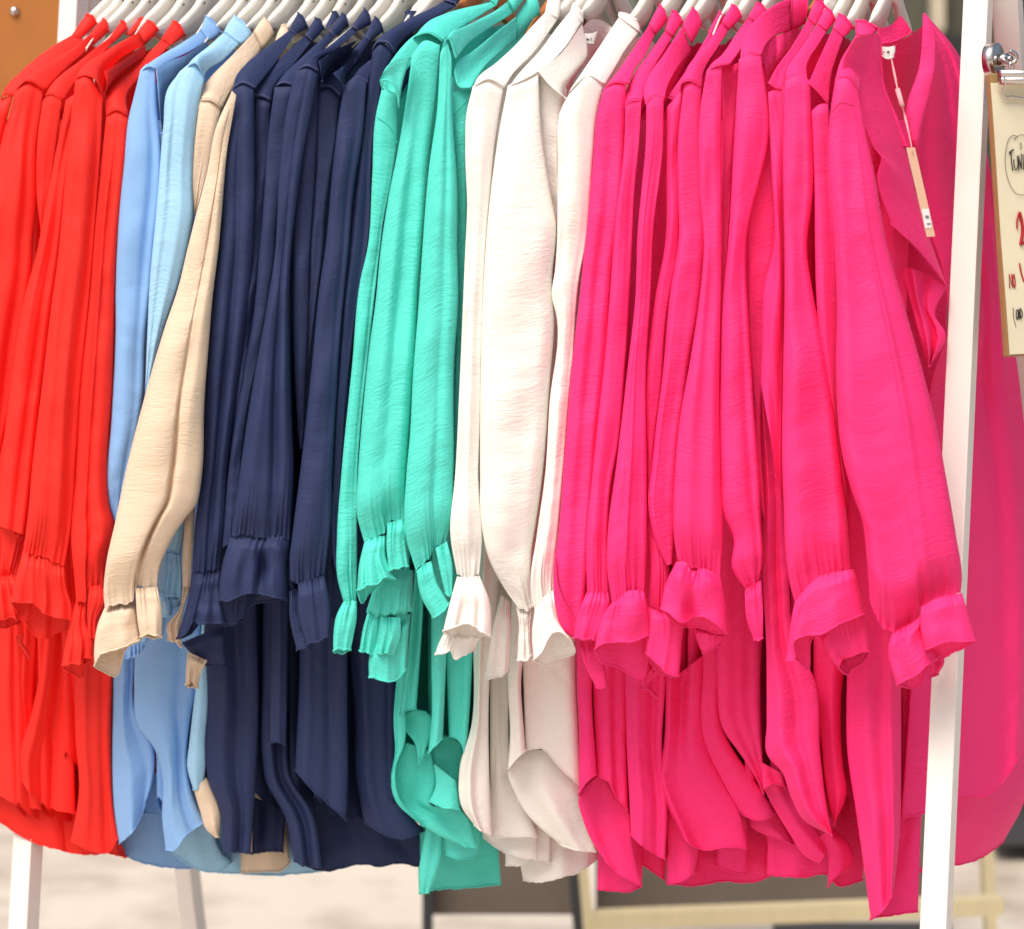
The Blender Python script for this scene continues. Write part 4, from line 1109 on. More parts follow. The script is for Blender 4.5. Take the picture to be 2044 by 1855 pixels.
b.cuff('c4 1128,1062 1105,1160 1125,1290 1162,1405', 'c4 1340,900 1330,1050 1450,1205', T='c4 1128,1062 1200,1020 1300,962 1340,900', H='c4 1162,1412 1210,1385 1270,1350 1450,1212', HB='c4 1165,1412 1260,1425 1340,1385 1370,1310 1480,1190', dz=-.092, rn=2, ruffle=.001)
b.cuff('c4 1325,880 1322,1020 1350,1168', 'c4 1600,785 1650,950 1697,1108', T='c4 1325,880 1420,825 1600,785', H='c4 1350,1174 1450,1132 1560,1112 1640,1110 1697,1112', HB='c4 1350,1176 1450,1240 1560,1180 1697,1114', dz=-.100, rn=2, ruffle=.001)
b.front('c4 1380,1230 1385,1350', 'c4 1480,1200 1480,1260 1440,1330', H='c4 1385,1355 1440,1335', dz=-.06, wall=.02, name='cuff_edge')
# open front: inside of the back, the two front edges
b.front('a4 1040,280 1060,600 1150,850 1285,1270', 'a4 1345,170 1330,420 1260,780 1290,1275', T='a4 1040,280 1180,270 1345,170', dz=.22, dzu=.10, wall=.0, bulge=-.01, name='back_lining')
b.front('a4 1035,190 1035,240 1062,295', 'a4 1190,105 1240,170 1265,215', T='a4 1035,190 1110,175 1190,105', H='a4 1062,298 1150,280 1265,218', dz=.105, dzu=.07, wall=.0, bulge=.006, name='neckband', folds=None)
b.front('a4 880,260 800,420 870,640 900,750 965,900 1000,985 1052,1050 1030,1180 1120,1500', 'a4 1050,235 1080,600 1150,780 1225,1000 1290,1290 1390,1620 b4 1502,415', T='a4 880,260 960,230 1050,235', H='b4 1170,262 1250,285 1330,312 1420,360 1502,418', dz=-.02, dzb=.01, dzu=.06, wall=.0, bulge=.008)
b.front('a4 1030,225 1050,450 1060,620 1130,800 1200,970', 'a4 1062,235 1090,600 1165,780 1240,985', dz=.008, dzb=.02, wall=.012, bulge=.005, name='placket', folds=None)
b.front('a4 1338,92 1335,200 1318,420 1222,790 1262,960 1300,1000', 'a4 1352,88 1400,170 1420,400 1330,850 1305,990', dz=.06, dzb=.045, wall=.01, bulge=.004, name='placket', folds=None)
b.front('a4 1340,95 1350,250 1330,450 1290,900 1290,1260 b4 1480,350 1500,700 1400,1000 c4 1400,300 1300,900 d4 1230,400 1190,935', 'a4 1350,85 1420,190 1580,372 1700,750 1810,1250 b4 1900,500 1965,900 2020,1350 c4 2085,300 2090,1000 d4 2050,350', T='a4 1340,95 1350,85',
        H='d4 1190,942 1330,912 1590,810 1750,802 1900,665 2050,360', dz=.19, dzb=.16, dzu=.15, wall=.0, bulge=.012, folds=[(.3, .3, .10, .014), (.55, .6, .08, -.016), (.85, .8, .07, .016)])
b.front('b4 1172,262 1230,430 1330,800 1378,942', 'b4 1500,412 1420,600 1492,735 1385,945', T='b4 1172,262 1330,312 1500,412', dz=.045, dzb=.03, wall=.0, bulge=.008, name='ruffle', folds=[(.25, .35, .1, .012), (.55, .6, .1, -.014)])
b.body('c4 1180,1250 d4 1190,100 1190,600 1150,1100 985,1610', 'c4 1400,1200 d4 1380,0 1330,900 1305,1560', H='d4 985,1622 1060,1605 1150,1590 1305,1562', ext=False, dz=.06, wall=.08)
b.body('c4 830,1250 d4 830,0 832,500 890,900 940,1250 988,1615', 'c4 1190,1250 d4 1185,0 1192,600 1185,1000 1165,1090 1150,1300 1147,1400', H='d4 988,1628 1060,1572 1110,1500 1147,1402', dz=-.0, dzb=.02, wall=.1, folds=[(.3, .3, .2, .012), (.75, .75, .14, .010)])
b.body('c4 1700,900 d4 1600,0 1500,1000 1300,1300', 'c4 2100,600 d4 2075,0 2060,600 2016,830 1880,1090', H='d4 1300,1350 1565,1278 1650,1255 1720,1222 1800,1165 1880,1092', ext=False, dz=.24, dzu=.16, wall=.0, bulge=.015)
b.front('a4 930,420 b4 1100,0 c4 1100,0 d4 1190,800', 'a4 1345,480 b4 1480,0 c4 1480,0 d4 1480,800', dz=.30, wall=.0, name='back_panel')
b.core(1560, length=.2)
b.done()

# ------------------------------------------------------------------ hangers
HANGER_DATA = {}


def make_hanger(px, label, mat):
    """contoured plate hanger swept along the shoulder line of the blouse it carries; px: where the near arm leaves the collar"""
    p = PX(px)[0]
    Y = float(near_y(p[0] - 110)) + 0.145
    q = P(p[0], p[1], Y)
    own = [b for b in Blouse.every if b.tips and min(np.linalg.norm(t - p) for t in b.tips[:1]) < 26 and not getattr(b, 'hung', False)]
    near = []
    if own and 'fourth pink' not in label:
        b = own[0]
        b.hung = True
        s0, s1, s2 = b.paths[0]
        Ya = b.Y + 0.012
        near = [P(*(s0 * .75 + s1 * .25), Ya + .024), P(*s1, b.Y + .070), P(*(s2 * .6 + s1 * .4), b.Y + .105)]
    else:
        near = [q - DV * 0.045 - np.array([0, 0, .034]), q - DV * 0.022 - np.array([0, 0, .014])]
    up = np.array([0, 0, 1.0])
    neck = [q, q + DV * 0.030 + up * 0.020, q + DV * 0.050 + up * 0.040, q + DV * 0.062 + up * 0.056]
    cen = q + DV * 0.070 + up * 0.058
    half = curve(np.array(near + neck + [cen]), 40)
    rel = half - cen
    far = rel[::-1][1:].copy()
    dd = rel @ DV
    far = np.stack([-(rel[::-1][1:] @ DV)[:, None] * DV, ], 0)[0]
    far[:, 2] = rel[::-1][1:, 2]
    path = np.concatenate([half, cen + far])
    a = np.abs((path - cen) @ DV)
    k = 14
    ph = np.linspace(0, 2 * np.pi, k, endpoint=False)
    sq = lambda t: np.sign(t) * np.abs(t) ** 0.6
    hh = 0.0055 + 0.0145 * np.exp(-(a / 0.062) ** 2)
    grow = smooth01(((path - q) @ DV + 0.02) / 0.03) * smooth01((0.14 + 0.02 - (path - q) @ DV) / 0.03)
    grow = 0.2 + 0.8 * grow
    wx = 0.0046 * grow
    hh = hh * grow
    V = path[:, None] + (sq(np.cos(ph))[None] * wx[:, None])[..., None] * NV
    V[..., 2] += sq(np.sin(ph))[None] * hh[:, None] - hh[:, None] + 0.005
    V = np.concatenate([path[:1, None] + np.zeros((1, k, 3)), V, path[-1:, None] + np.zeros((1, k, 3))])
    UV = np.stack(np.broadcast_arrays(ph[None] * 0.01, np.linspace(0, .4, len(V))[:, None]), -1).copy()
    V = np.concatenate([V, V[:, :1]], 1)
    UV = np.concatenate([UV, UV[:, :1]], 1)
    root = empty('hanger', cen, label, 'hanger', 'hangers on the rail')
    m = MB()
    m.grid(V, UV, False)
    m.build('arms', mat, root)
    if not HANGER_DATA:
        hk = MB()
        ang = np.radians(-90 + 270 * np.linspace(0, 1, 20))
        hk.tube([(0, 0, -0.01), (0, 0, 0.020)] + [DV * 0.022 * math.cos(x) + np.array([0, 0, 0.042 + 0.022 * math.sin(x)]) for x in ang], 0.0017, 8)
        o1 = hk.build('hook', M_STEEL)
        st = MB()
        e = -DV * 0.030 - np.array([0, 0, .030])
        st.tube([e + NV * .0058, e + NV * .0066], 0.0013, 10)
        o2 = st.build('screw', M_DARK)
        HANGER_DATA['hook'], HANGER_DATA['screw'] = o1.data, o2.data
        for o in (o1, o2):
            bpy.data.objects.remove(o)
    for nme in ('hook', 'screw'):
        o = bpy.data.objects.new(nme, HANGER_DATA[nme])
        COL.objects.link(o)
        o.parent = root
    return root


HANG = [
    ('a1 610,118', 'cream hanger of the leftmost red blouse at the left end of the rail', M_HANGER),
    ('a1 665,150', 'cream hanger rising from the second red collar from the left', M_HANGER),
    ('a1 730,165', 'cream hanger between the second and the third red collars', M_HANGER),
    ('a1 845,160', 'cream hanger rising from the third red collar', M_HANGER),
    ('a1 985,135', 'cream hanger behind the low half hidden red collar', M_HANGER),
    ('a1 1075,180', 'cream hanger rising from the fourth red collar', M_HANGER),
    ('a1 1215,170', 'cream hanger of the last red blouse beside the blues', M_HANGER),
    ('a1 1410,115', 'cream hanger of the cornflower blue blouse', M_HANGER),
    ('a1 1500,150', 'cream hanger between the two blue collars', M_HANGER),
    ('a1 1610,125', 'cream hanger of the pale sky blue blouse', M_HANGER),
    ('a1 1700,155', 'cream hanger just right of the sky blue collar', M_HANGER),
    ('a1 1820,135', 'cream hanger rising from the beige collar', M_HANGER),
    ('a2 275,160', 'cream hanger between beige and the first navy collar', M_HANGER),
    ('a2 385,150', 'cream hanger just right of the first navy collar', M_HANGER),
    ('a2 490,180', 'cream hanger just right of the second navy collar', M_HANGER),
    ('a2 650,140', 'cream hanger just right of the third navy collar', M_HANGER),
    ('a2 800,110', 'cream hanger rising from the fourth navy collar', M_HANGER),
    ('a2 880,160', 'cream hanger rising from the fifth navy collar', M_HANGER),
    ('a2 1085,95', 'cream hanger above the two tiny navy collar tips', M_HANGER),
    ('a2 1135,95', 'cream hanger left of the last navy collar at the top of the photo', M_HANGER),
    ('a2 1410,45', 'brown wooden hanger behind the first turquoise collar', M_OAK),
    ('a2 1940,110', 'brown wooden hanger beside the last turquoise collar', M_OAK),
    ('a3 335,60', 'cream hanger of the leftmost white blouse', M_HANGER),
    ('a3 410,70', 'cream hanger between the two first white collars', M_HANGER),
    ('a3 500,60', 'cream hanger of the puffed sleeve white blouse', M_HANGER),
    ('a3 880,130', 'cream hanger of the last white blouse beside the pinks', M_HANGER),
    ('a3 1085,60', 'cream hanger rising from the first pink collar', M_HANGER),
    ('a3 1215,110', 'cream hanger rising from the second pink collar', M_HANGER),
    ('a3 1315,80', 'cream hanger rising from the third pink collar', M_HANGER),
    ('a3 1520,60', 'cream hanger rising from the fourth pink collar', M_HANGER),
    ('a3 1600,80', 'cream hanger rising from the fifth pink collar', M_HANGER),
    ('a3 1760,50', 'cream hanger left of the arched pink neckband', M_HANGER),
    ('a4 590,70', 'brown wooden hanger right of the arched pink neckband', M_OAK),
    ('a4 690,30', 'cream hanger between the arched neckband and the next pink collar', M_HANGER),
    ('a4 755,90', 'cream hanger rising from the pink collar left of the slim sleeve', M_HANGER),
    ('a4 855,120', 'cream hanger of the pink blouse with the slim sleeve', M_HANGER),
]
for px, lab, mat in HANG:
    make_hanger(px, lab, mat)
# white hanger whose plate shows wide above a neck label, and the one in the open pink blouse
make_hanger('a3 575,60', 'wide cream hanger plate above the starred white neck label', M_HANGER)
make_hanger('a4 1010,120', 'cream hanger in the open pink blouse at the right end of the rail', M_HANGER)


# ------------------------------------------------------------------ the rack
def bar(mb, p0, p1, ex, ey):
    p0, p1, ex, ey = (np.asarray(x, float) for x in (p0, p1, ex, ey))
    c = lambda p: [p - ex - ey, p + ex - ey, p + ex + ey, p - ex + ey]
    mb.box(c(p0) + c(p1))


def to_ground(p0, p1):
    t = p0[2] / (p0[2] - p1[2])
    return p0 + (p1 - p0) * t


rk = empty('clothes_rack', (0, 2.6, 0), 'white painted wooden A-frame rack the blouses hang from', 'rack')
HX, HY = NV * 0.0128, DV * 0.0128


def leg(pt, Yt, pb, Yb, ext=0.12, sx=1.0):
    a, c2 = P(*pt, Yt), P(*pb, Yb)
    g = to_ground(a, c2)
    top = a + (a - c2) / np.linalg.norm(a - c2) * ext
    m = MB()
    bar(m, g, top, HX * sx, HY * sx)
    return m.build('leg', M_PAINT, rk, smooth=False, weld=True, bevel=0.0015), top


_, tR = leg((1953, 0), 2.455, (1868, 1855), 2.235)
_, tR2 = leg((2014, 60), 2.485, (2064, 900), 2.66, ext=0.10, sx=1.05)
_, tL = leg((148, 0), 2.93, (47, 1855), 2.715)
_, tL2 = leg((178, 40), 2.97, (387, 1855), 3.22, ext=0.12)
m = MB()
ra, rb = (tL + tL2) / 2, (tR + tR2) / 2
ra[2] = rb[2] = max(ra[2], rb[2])
m.tube([ra - NV * 0.05, rb + NV * 0.05], 0.014, 20)
m.build('rail', M_PAINT, rk)
for ta, tb in ((tL, tL2), (tR, tR2)):
    m = MB()
    bar(m, (ta + tb) / 2 - DV * 0.06 + np.array([0, 0, .02]), (ta + tb) / 2 + DV * 0.06 + np.array([0, 0, .02]), NV * 0.016, np.array([0, 0, 0.03]))
    m.build('head_block', M_PAINT, rk, smooth=False, weld=True, bevel=0.0015)

# ------------------------------------------------------------------ clipboard, hook
def frame3(o, ex, ey):
    ex = ex / np.linalg.norm(ex)
    ey = ey - ex * (ex @ ey)
    ey /= np.linalg.norm(ey)
    return o, ex, ey, np.cross(ex, ey)


YB = 2.345
e_ = lambda x, y: (1844 + x / 5.085, 60 + y / 5.085)
f_ = lambda x, y: (1844 + x / 5.085, 380 + y / 5.085)
TLp, BLp = P(*e_(672, 440), YB), P(*f_(855, 1690), YB - 0.025)
up = (TLp - BLp) / np.linalg.norm(TLp - BLp)
right = np.array([0.93, 0.36, 0.02])
right -= up * (right @ up)
right /= np.linalg.norm(right)
nrm = np.cross(right, up)
if nrm[1] > 0:
    nrm = -nrm
Hb = np.linalg.norm(TLp - BLp)
Wb = 0.20


def bp(x, y, z=0.0):
    """point of the board: x to the right, y down from the top left corner, z off its face"""
    return TLp + right * x - up * y + nrm * z


def on_board(px, off):
    """where the line of sight through a pixel meets the sheet"""
    o = np.array([0, 0, CAM_H])
    d = P(px[0], px[1], 2.0) - o
    pl = bp(0, 0, off)
    t = ((pl - o) @ nrm) / (d @ nrm)
    return o + d * t


M_MASONITE = plain('hardboard', (0.33, 0.20, 0.085), 0.55, 0.3, bump=0.1, scale=120, vary=0.12)
M_PAPER = plain('cream_paper', (0.70, 0.64, 0.47), 0.85, 0.2, bump=0.03, scale=90, vary=0.02)
M_INK = plain('black_marker', (0.02, 0.02, 0.02), 0.6)
M_RED = plain('red_marker', (0.36, 0.008, 0.014), 0.5)
cb = empty('clipboard', bp(Wb / 2, Hb / 2), 'brown clipboard with a handwritten cream price sheet, hanging from the right post', 'clipboard')
m = MB()
m.box([bp(0, 0, 0), bp(Wb, 0, 0), bp(Wb, Hb, 0), bp(0, Hb, 0), bp(0, 0, -.009), bp(Wb, 0, -.009), bp(Wb, Hb, -.009), bp(0, Hb, -.009)])
m.build('board', M_MASONITE, cb, smooth=False, weld=True, bevel=0.0015)
m = MB()
pa, pb_, = on_board(e_(676, 537), 0.001), on_board(f_(868, 1668), 0.001)
n = 12
g = np.empty((n, n, 3))
for i in range(n):
    for j in range(n):
        l = pa + (pb_ - pa) * i / (n - 1)
        g[i, j] = l + right * (0.19 * j / (n - 1)) - up * 0.0 + nrm * (0.0006 * math.sin(i * .8 + j))
uvg = np.stack(np.meshgrid(np.linspace(0, .19, n), np.linspace(0, .25, n)), -1)
m.grid(g, uvg)
paper = m.build('paper', M_PAPER, cb)


def stroke(mb, pts, r, off=0.0022, n=24, smooth=True):
    p = np.array([on_board(q, off) for q in pts])
    if smooth and len(p) > 2:
        p = curve(p, n)
    mb.tube(p, r * 0.72, 6)


ink, red = MB(), MB()
stroke(ink, [e_(868, 1252), e_(885, 1232), e_(912, 1216)], .0011)
stroke(ink, [e_(884, 1238), e_(890, 1330), e_(904, 1432)], .0008)
stroke(ink, [e_(914, 1312), e_(919, 1385), e_(934, 1424), e_(949, 1395), e_(950, 1280)], .0007)
stroke(ink, [e_(966, 1428), e_(962, 1275)], .0007)
stroke(ink, [e_(962, 1275), e_(990, 1412)], .0007)
stroke(ink, [e_(990, 1412), e_(990, 1255)], .0007)
stroke(ink, [e_(1008, 1262), e_(1012, 1420)], .0007)
stroke(ink, [e_(1030, 1250), e_(1034, 1420)], .0007)
stroke(ink, [e_(1060, 1245), e_(1032, 1330), e_(1066, 1415)], .0007, smooth=False)
stroke(ink, [e_(985, 1140), e_(976, 1180), e_(986, 1215), e_(996, 1180), e_(985, 1140)], .0003)
stroke(ink, [e_(955, 1088), e_(920, 1070), e_(872, 1098), e_(838, 1200), e_(825, 1330), e_(845, 1480), e_(890, 1600), e_(945, 1665), e_(1010, 1675), e_(1080, 1640), e_(1130, 1500)], .00038, n=60)
stroke(ink, [e_(915, 1116), e_(945, 1085), e_(1000, 1065), e_(1040, 1085), e_(1080, 1120), e_(1130, 1300)], .00038, n=40)
stroke(red, [f_(948, 390), f_(946, 320), f_(958, 262), f_(970, 222)], .0012)
stroke(red, [f_(970, 222), f_(986, 275), f_(998, 340), f_(1004, 410), f_(996, 480), f_(985, 555)], .0024)
stroke(red, [f_(985, 555), f_(1000, 530), f_(1030, 545), f_(1060, 540)], .0017)
stroke(red, [f_(872, 992), f_(866, 850), f_(900, 988), f_(892, 850)], .0008, smooth=False)
stroke(red, [f_(905, 860), f_(909, 950), f_(920, 992), f_(928, 950), f_(916, 850)], .0008)
stroke(red, [f_(972, 740), f_(985, 820), f_(1000, 880), f_(1020, 930)], .0012)
stroke(ink, [f_(908, 1192), f_(912, 1290), f_(936, 1392)], .0004)
stroke(ink, [f_(942, 1218), f_(938, 1270), f_(948, 1316), f_(957, 1262), f_(950, 1212), f_(942, 1218)], .0006)
stroke(ink, [f_(968, 1312), f_(964, 1208), f_(980, 1222), f_(968, 1262), f_(984, 1308)], .0006, smooth=False)
stroke(ink, [f_(986, 1302), f_(982, 1200), f_(998, 1230), f_(999, 1275), f_(986, 1302)], .0006)
ink.build('lettering', M_INK, paper)
red.build('lettering', M_RED, paper)
# clip
cl = MB()
c0, c1 = on_board(e_(770, 452), .012), on_board(e_(770, 452), .012) + right * 0.085
cl.tube([c0, c1], 0.0048, 16)
cl.tube([c0 - up * 0.006, c1 - up * 0.006], 0.0042, 12)
clip = cl.build('clip', M_STEEL, cb)
cw = MB()
w0 = on_board(e_(785, 448), .014)
w = [w0, on_board(e_(822, 500), .016), on_board(e_(824, 560), .013), on_board(e_(802, 650), .008), on_board(e_(815, 672), .007), on_board(e_(900, 678), .006), on_board(e_(970, 690), .006), on_board(e_(1060, 684), .006), on_board(e_(1085, 560), .012)]
cw.tube(curve(np.array(w), 60), 0.0011, 8)
cw.build('wire_handle', M_STEEL, clip)
cw = MB()
rg = on_board(e_(896, 400), .012)
cw.tube([rg + right * 0.0028 * math.cos(t) + up * 0.0075 * math.sin(t) for t in np.linspace(0, 2 * np.pi, 24)], 0.0008, 6, False)
cw.build('hanging_ring', M_STEEL, clip)

# magnet hook screwed to the side of the post
hk = empty('magnet_hook', P(*e_(660, 310), 2.40), 'shiny steel magnet hook on the side of the right post holding the clipboard', 'hook')
m = MB()
a0 = P(*e_(645, 318), 2.408)
a1 = a0 + NV * .02 + np.array([0, -.004, .001])
ax = (a1 - a0) / np.linalg.norm(a1 - a0)
m.tube([a0, a0 + ax * .001, a0 + ax * .012, a0 + ax * .0125], [.0150, .0175, .0172, .0150], 32)
m.build('magnet', M_STEEL, hk)
m = MB()
m.tube([a0 + ax * .0122, a0 + ax * .022], .0062, 20)
m.tube([a0 + ax * .022, a0 + ax * .026], .0035, 16)
m.build('stud', M_STEEL, hk)
m = MB()
pts = [a0 + ax * .022] + [P(*e_(x, y), 2.384) for x, y in ((815, 308), (850, 330), (880, 345), (915, 330), (940, 295), (935, 255), (905, 228), (870, 215))]
m.tube(curve(np.array(pts), 50), 0.0021, 12)
m.build('hook_wire', M_STEEL, hk)

# ------------------------------------------------------------------ price tag and neck labels
M_TAG = plain('kraft_card', (0.66, 0.43, 0.31), 0.7, 0.2, scale=40, vary=0.04)
M_STICK = plain('white_sticker', (0.78, 0.76, 0.76), 0.6)
M_STRING = plain('pink_string', (0.80, 0.38, 0.40), 0.8)
M_LABEL = plain('white_satin', (0.80, 0.78, 0.76), 0.4)
M_GREY = plain('grey_print', (0.16, 0.18, 0.24), 0.7)
YT = 2.275


def quad(mb, px, Y, th):
    a = [P(*q, Y) for q in PX(px)]
    d = np.array([0.03, th, 0])
    mb.box(a + [p + d * np.array([th * 10, 1, 0]) for p in a])


pt = empty('price_tag', P(*PX('a4 1255,990')[0], YT), 'long narrow kraft price tag on a string at the open pink neckline', 'price tag')
m = MB()
quad(m, 'a4 1226,992 1284,990 1420,1586 1364,1590', YT, 0.0007)
card = m.build('card', M_TAG, pt, smooth=False)
m = MB()
quad(m, 'a4 1331,1404 1378,1400 1397,1528 1352,1530', YT - 0.0006, 0.0003)
stk = m.build('sticker', M_STICK, card, smooth=False)
m = MB()
for i in range(5):
    yy = 1447 + i * 7 if i < 3 else 1476 + i * 7
    xx = 1352 + (yy - 1447) * .22
    quad(m, 'a4 %f,%f %f,%f %f,%f %f,%f' % (xx, yy, xx + 25, yy - 1, xx + 26, yy + 4, xx + 1, yy + 5), YT - 0.0010, 0.0001)
m.build('print', M_GREY, stk, smooth=False)
m = MB()
for off in (-4, 4):
    pts = [P(x, y, Yq) for (x, y), Yq in zip(PX('a4 1128,400 %d,500 1168,600 1182,660 1200,715 %d,800 1245,900 1262,985 1270,1030' % (1148 + off, 1222 + off)), np.linspace(2.33, YT - .002, 9))]
    m.tube(curve(np.array(pts), 60), 0.0006, 6)
m.build('string', M_STRING, pt)
m = MB()
m.tube([P(*PX('a4 1168,600')[0], 2.302), P(*PX('a4 1200,712')[0], 2.292)], 0.0024, 10)
m.build('string_clasp', M_STRING, pt)


def star(mb, c, r, Y, rot=0.0):
    pts = []
    for i in range(10):
        rr = r if i % 2 == 0 else r * 0.42
        a = rot - math.pi / 2 + i * math.pi / 5
        pts.append((c[0] + rr * math.cos(a), c[1] + rr * math.sin(a)))
    for i in range(0, 10, 2):
        q = [pts[i - 1], pts[i], pts[(i + 1) % 10], c]
        mb.v.append(np.array([P(*w, Y) for w in q]))
        mb.uv.append(np.zeros((4, 2)))
        mb.f.append(np.array([[mb.n, mb.n + 1, mb.n + 2, mb.n + 3]]))
        mb.n += 4


roots = [o for o in COL.objects if o.name.startswith('blouse')]
last = [o for o in roots if 'open V neck' in o['label']][0]
wide = [o for o in roots if 'widest puffed' in o['label']][0]
m = MB()
sheet(m, 'a4 1060,312 1063,350 1068,376', 'a4 1152,306 1152,350 1140,380', T='a4 1060,312 1105,316 1152,306', H='a4 1068,378 1100,397 1140,381', base=2.335, dz=0, bulge=.002, wall=0, folds=None)
lb = m.build('neck_label', M_LABEL, last)
m = MB()
star(m, PX('a4 1105,351')[0], 4.6, 2.3295)
star(m, PX('a4 1077,350')[0], 2.4, 2.3295)
m.build('print', M_DARK, lb, smooth=False)
m = MB()
sheet(m, 'a3 545,185 535,300 560,480', 'a3 755,190 730,260 640,420', T='a3 545,185 600,135 680,140 755,190', base=2.53, dz=0, dzu=.05, bulge=-.01, wall=0, folds=None)
m.build('back_lining', FAB['white'], wide)
m = MB()
sheet(m, 'a3 545,222 540,270', 'a3 655,205 622,292', T='a3 545,222 600,225 655,205', H='a3 540,285 590,298 622,292', base=2.515, dz=0, bulge=.002, wall=0, folds=None)
lb = m.build('neck_label', M_LABEL, wide)
m = MB()
star(m, PX('a3 555,262')[0], 3.0, 2.5105)
star(m, PX('a3 582,267')[0], 4.2, 2.5105)
m.tube([P(*q, 2.511) for q in PX('a3 598,255 606,265 602,275')], .0004, 5)
m.build('print', M_DARK, lb, smooth=False)

# ------------------------------------------------------------------ ground and what stands behind
def ground_mat():
    m_, nt, bs = new_mat('pale_worn_cobbles')
    N, L = nt.nodes.new, nt.links.new
    tc = N('ShaderNodeTexCoord')
    n = N('ShaderNodeTexNoise'); n.inputs['Scale'].default_value = 5.0; n.inputs['Detail'].default_value = 6
    L(tc.outputs['Object'], n.inputs['Vector'])
    n2 = N('ShaderNodeTexNoise'); n2.inputs['Scale'].default_value = 1.3; n2.inputs['Detail'].default_value = 3
    L(tc.outputs['Object'], n2.inputs['Vector'])
    mixn = N('ShaderNodeMath'); mixn.operation = 'MULTIPLY_ADD'
    L(n.outputs[0], mixn.inputs[0]); mixn.inputs[1].default_value = 0.5
    hv = N('ShaderNodeMath'); hv.operation = 'MULTIPLY'; hv.inputs[1].default_value = 0.5
    L(n2.outputs[0], hv.inputs[0]); L(hv.outputs[0], mixn.inputs[2])
    cr = N('ShaderNodeValToRGB')
    cr.color_ramp.elements[0].position, cr.color_ramp.elements[0].color = 0.34, (0.38, 0.32, 0.25, 1)
    cr.color_ramp.elements[1].position, cr.color_ramp.elements[1].color = 0.52, (0.66, 0.59, 0.50, 1)
    L(mixn.outputs[0], cr.inputs[0])
    L(cr.outputs[0], bs.inputs['Base Color'])
    bs.inputs['Roughness'].default_value = 0.85
    bpn = N('ShaderNodeBump'); bpn.inputs['Distance'].default_value = 0.01; bpn.inputs['Strength'].default_value = 0.5
    L(n.outputs[0], bpn.inputs['Height']); L(bpn.outputs[0], bs.inputs['Normal'])
    return m_


M_GROUND = ground_mat()
m = MB()
xs, ys = np.linspace(-60, 60, 61), np.linspace(-40, 80, 61)
gx, gy = np.meshgrid(xs, ys)
m.grid(np.stack([gx, gy, np.zeros_like(gx)], -1), np.stack([gx, gy], -1))
tag(m.build('ground', M_GROUND, smooth=False), kind='structure')

M_OCHRE = plain('orange_brown_plywood', (0.44, 0.165, 0.035), 0.5, 0.35, bump=0.05, scale=9, vary=0.22, stretch=(1, 1, 1))
bd = empty('plywood_panel', P(30, 800, 3.12), 'orange brown plywood panel behind the left end of the rack', 'panel')
m = MB()
x0, x1, Yp = -420, 150, 3.12
a = [P(x0, 1150, Yp), P(x1, 1150, Yp), P(x1, -260, Yp), P(x0, -260, Yp)]
m.box(a + [p + np.array([0, .018, 0]) for p in a])
m.build('board', M_OCHRE, bd, smooth=False, weld=True, bevel=0.002)
for px in (-380, -60):
    m = MB()
    c = P(px, 900, Yp + .04)
    bar(m, np.array([c[0], c[1], 0]), c + np.array([0, 0, .2]), np.array([.02, 0, 0]), np.array([0, .02, 0]))
    m.build('leg', M_OCHRE, bd, smooth=False)
m = MB()
nc = P(*PX('a1 98,78')[0], Yp)
m.tube([nc + np.array([0, -.0005 * i, 0]) for i in (0, 6, 10, 13)], [.0068, .0062, .0045, .002], 20)
m.build('nail_head', M_STEEL, bd)

M_DKGREY = plain('dark_grey_metal', (0.035, 0.038, 0.042), 0.5)
M_SHADOW = plain('grey_brown_shadow', (0.13, 0.105, 0.085), 0.8, bump=0.1, scale=8, vary=0.25)  # colour of the shadow region behind the low frames
M_PALEWOOD = plain('pale_yellow_wood', (0.55, 0.47, 0.29), 0.6, bump=0.05, scale=14, vary=0.12, stretch=(4, 1, 1))
M_SLATE = plain('dark_slate', (0.05, 0.052, 0.06), 0.7)
YD = 4.35


def up_box(mb, x0, x1, y0, y1, Y, dep):
    a = [P(x0, y1, Y), P(x1, y1, Y), P(x1, y0, Y), P(x0, y0, Y)]
    for p in a:
        p[2] = max(p[2], 0.004)
    mb.box(a + [p + np.array([0, dep, 0]) for p in a])


# dark sign stand seen below the turquoise and white hems, its panel standing in for shadow
ss = empty('sign_stand', (P(1000, 1800, YD)[0], YD, 0), 'blurred dark sign stand, its panel painting the shadow region, behind the white blouses', 'stand')
m = MB(); up_box(m, 862, 1150, 1560, 1826, YD + .05, .03); m.build('panel', M_SHADOW, ss, smooth=False)  # dark panel added to paint the shadow between the legs
m = MB(); up_box(m, 843, 863, 1540, 2040, YD, .05); m.build('leg', M_DKGREY, ss, smooth=False)
m = MB()
pa, pb2 = P(1128, 1540, YD), P(1170, 2040, YD)
bar(m, pb2, pa, np.array([.0095, 0, 0]), np.array([0, .02, 0]))
m.build('leg', M_DKGREY, ss, smooth=False)
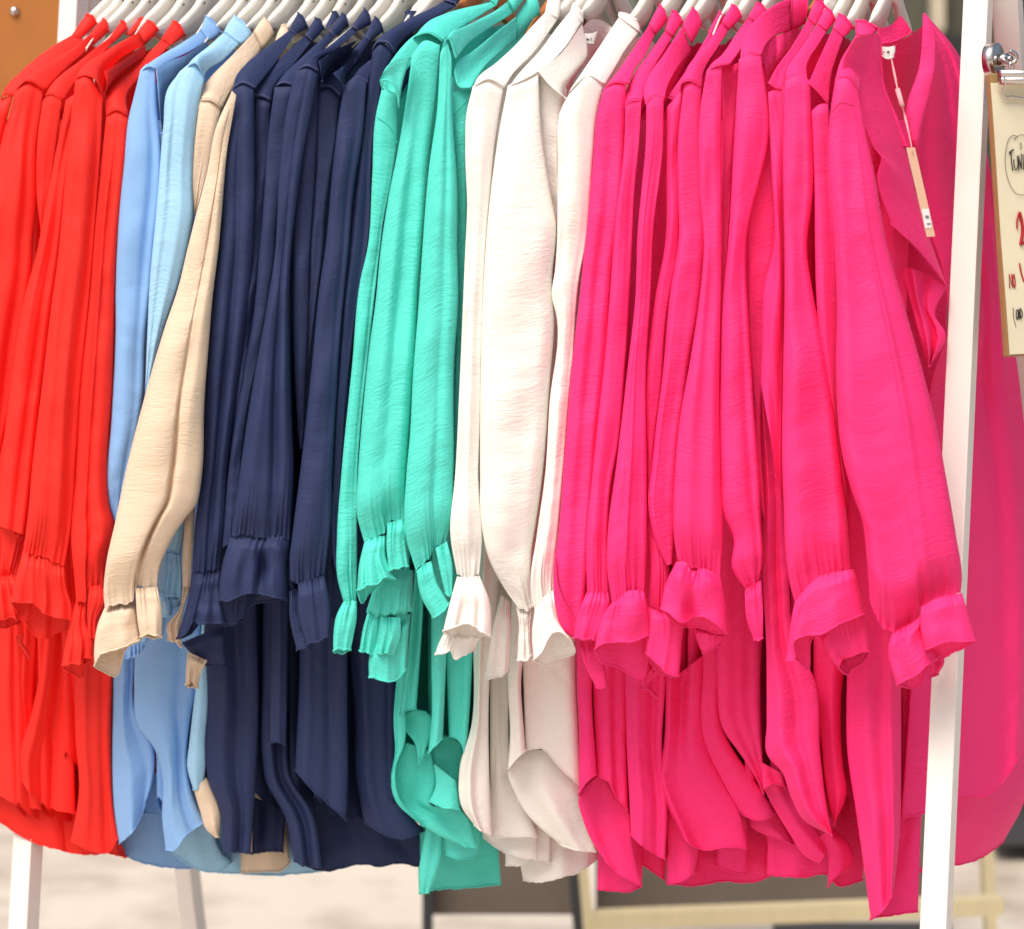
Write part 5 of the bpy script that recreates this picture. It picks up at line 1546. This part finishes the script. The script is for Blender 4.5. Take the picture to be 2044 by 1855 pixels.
# pale wooden bench frame right of it
bn = empty('wooden_bench', (P(1500, 1800, YD)[0], YD, 0), 'blurred pale wooden frame with a long low rail behind the pink hems', 'bench')
m = MB()
pa, pb2 = P(1152, 1600, YD - .02), P(1193, 2040, YD - .02)
bar(m, pb2, pa, np.array([.0095, 0, 0]), np.array([0, .02, 0]))
m.build('leg', M_PALEWOOD, bn, smooth=False)
m = MB()
pa, pb2 = P(1185, 1836, YD - .03), P(2000, 1806, YD - .03)
bar(m, pa, pb2, np.array([0, .02, 0]), np.array([0, 0, .0150]))
m.build('rail', M_PALEWOOD, bn, smooth=False)
m = MB()
pa, pb2 = P(1960, 1500, YD + .1), P(1985, 2040, YD + .1)
bar(m, pb2, pa, np.array([.01, 0, 0]), np.array([0, .02, 0]))
m.build('leg', M_PALEWOOD, bn, smooth=False)
m = MB(); up_box(m, 1190, 1860, 1500, 1830, YD + .12, .03); m.build('shadow_board', M_SHADOW, bn, smooth=False)  # dark sheet painting the shadow region behind the rail
m = MB(); up_box(m, 1545, 1900, 1850, 2040, YD + .10, .03); m.build('under_rail_shade', M_SLATE, bn, smooth=False)  # dark board added for the shaded space under the rail
# dark crate on the right
cr = empty('dark_crate', (P(2040, 1690, 5.2)[0], 5.2, 0), 'blurred dark crate on the pale ground at the right edge', 'crate')
m = MB(); up_box(m, 1985, 2330, 1590, 1692, 5.2, .4); m.build('side', M_SLATE, cr, smooth=False, weld=True, bevel=.01)
m = MB(); up_box(m, 1975, 2340, 1575, 1592, 5.18, .44); m.build('rim', M_DKGREY, cr, smooth=False)

# shop front far behind
M_WALL = plain('olive_grey_render', (0.085, 0.085, 0.065), 0.9, bump=0.1, scale=2, vary=0.3)
sw = empty('shop_front', (0, 9.0, 0), 'dark olive shop front far behind the rack', 'building')
m = MB()
m.box([np.array(q, float) for q in ((-9, 9, 0), (9, 9, 0), (9, 9, 3.4), (-9, 9, 3.4), (-9, 9.4, 0), (9, 9.4, 0), (9, 9.4, 3.4), (-9, 9.4, 3.4))])
m.build('wall', M_WALL, sw, smooth=False)
M_CREAM = plain('cream_render', (0.55, 0.48, 0.36), 0.9)
M_TEAL = plain('teal_grey_door', (0.035, 0.055, 0.065), 0.6)
m = MB(); up_box(m, 1862, 1886, -100, 60, 8.9, .08); up_box(m, 1866, 1882, 55, 1000, 8.92, .06); m.build('pillar', M_CREAM, sw, smooth=False)
m = MB(); up_box(m, 2030, 2300, -200, 1100, 8.9, .06); m.build('door', M_TEAL, sw, smooth=False)
m = MB(); up_box(m, 1215, 1275, -200, 1000, 8.9, .06); m.build('door', plain('grey_green_door', (0.13, 0.15, 0.12), 0.7), sw, smooth=False)
m = MB(); up_box(m, 1890, 1925, 70, 330, 8.7, .15); m.build('sign_board', M_DARK, sw, smooth=False)
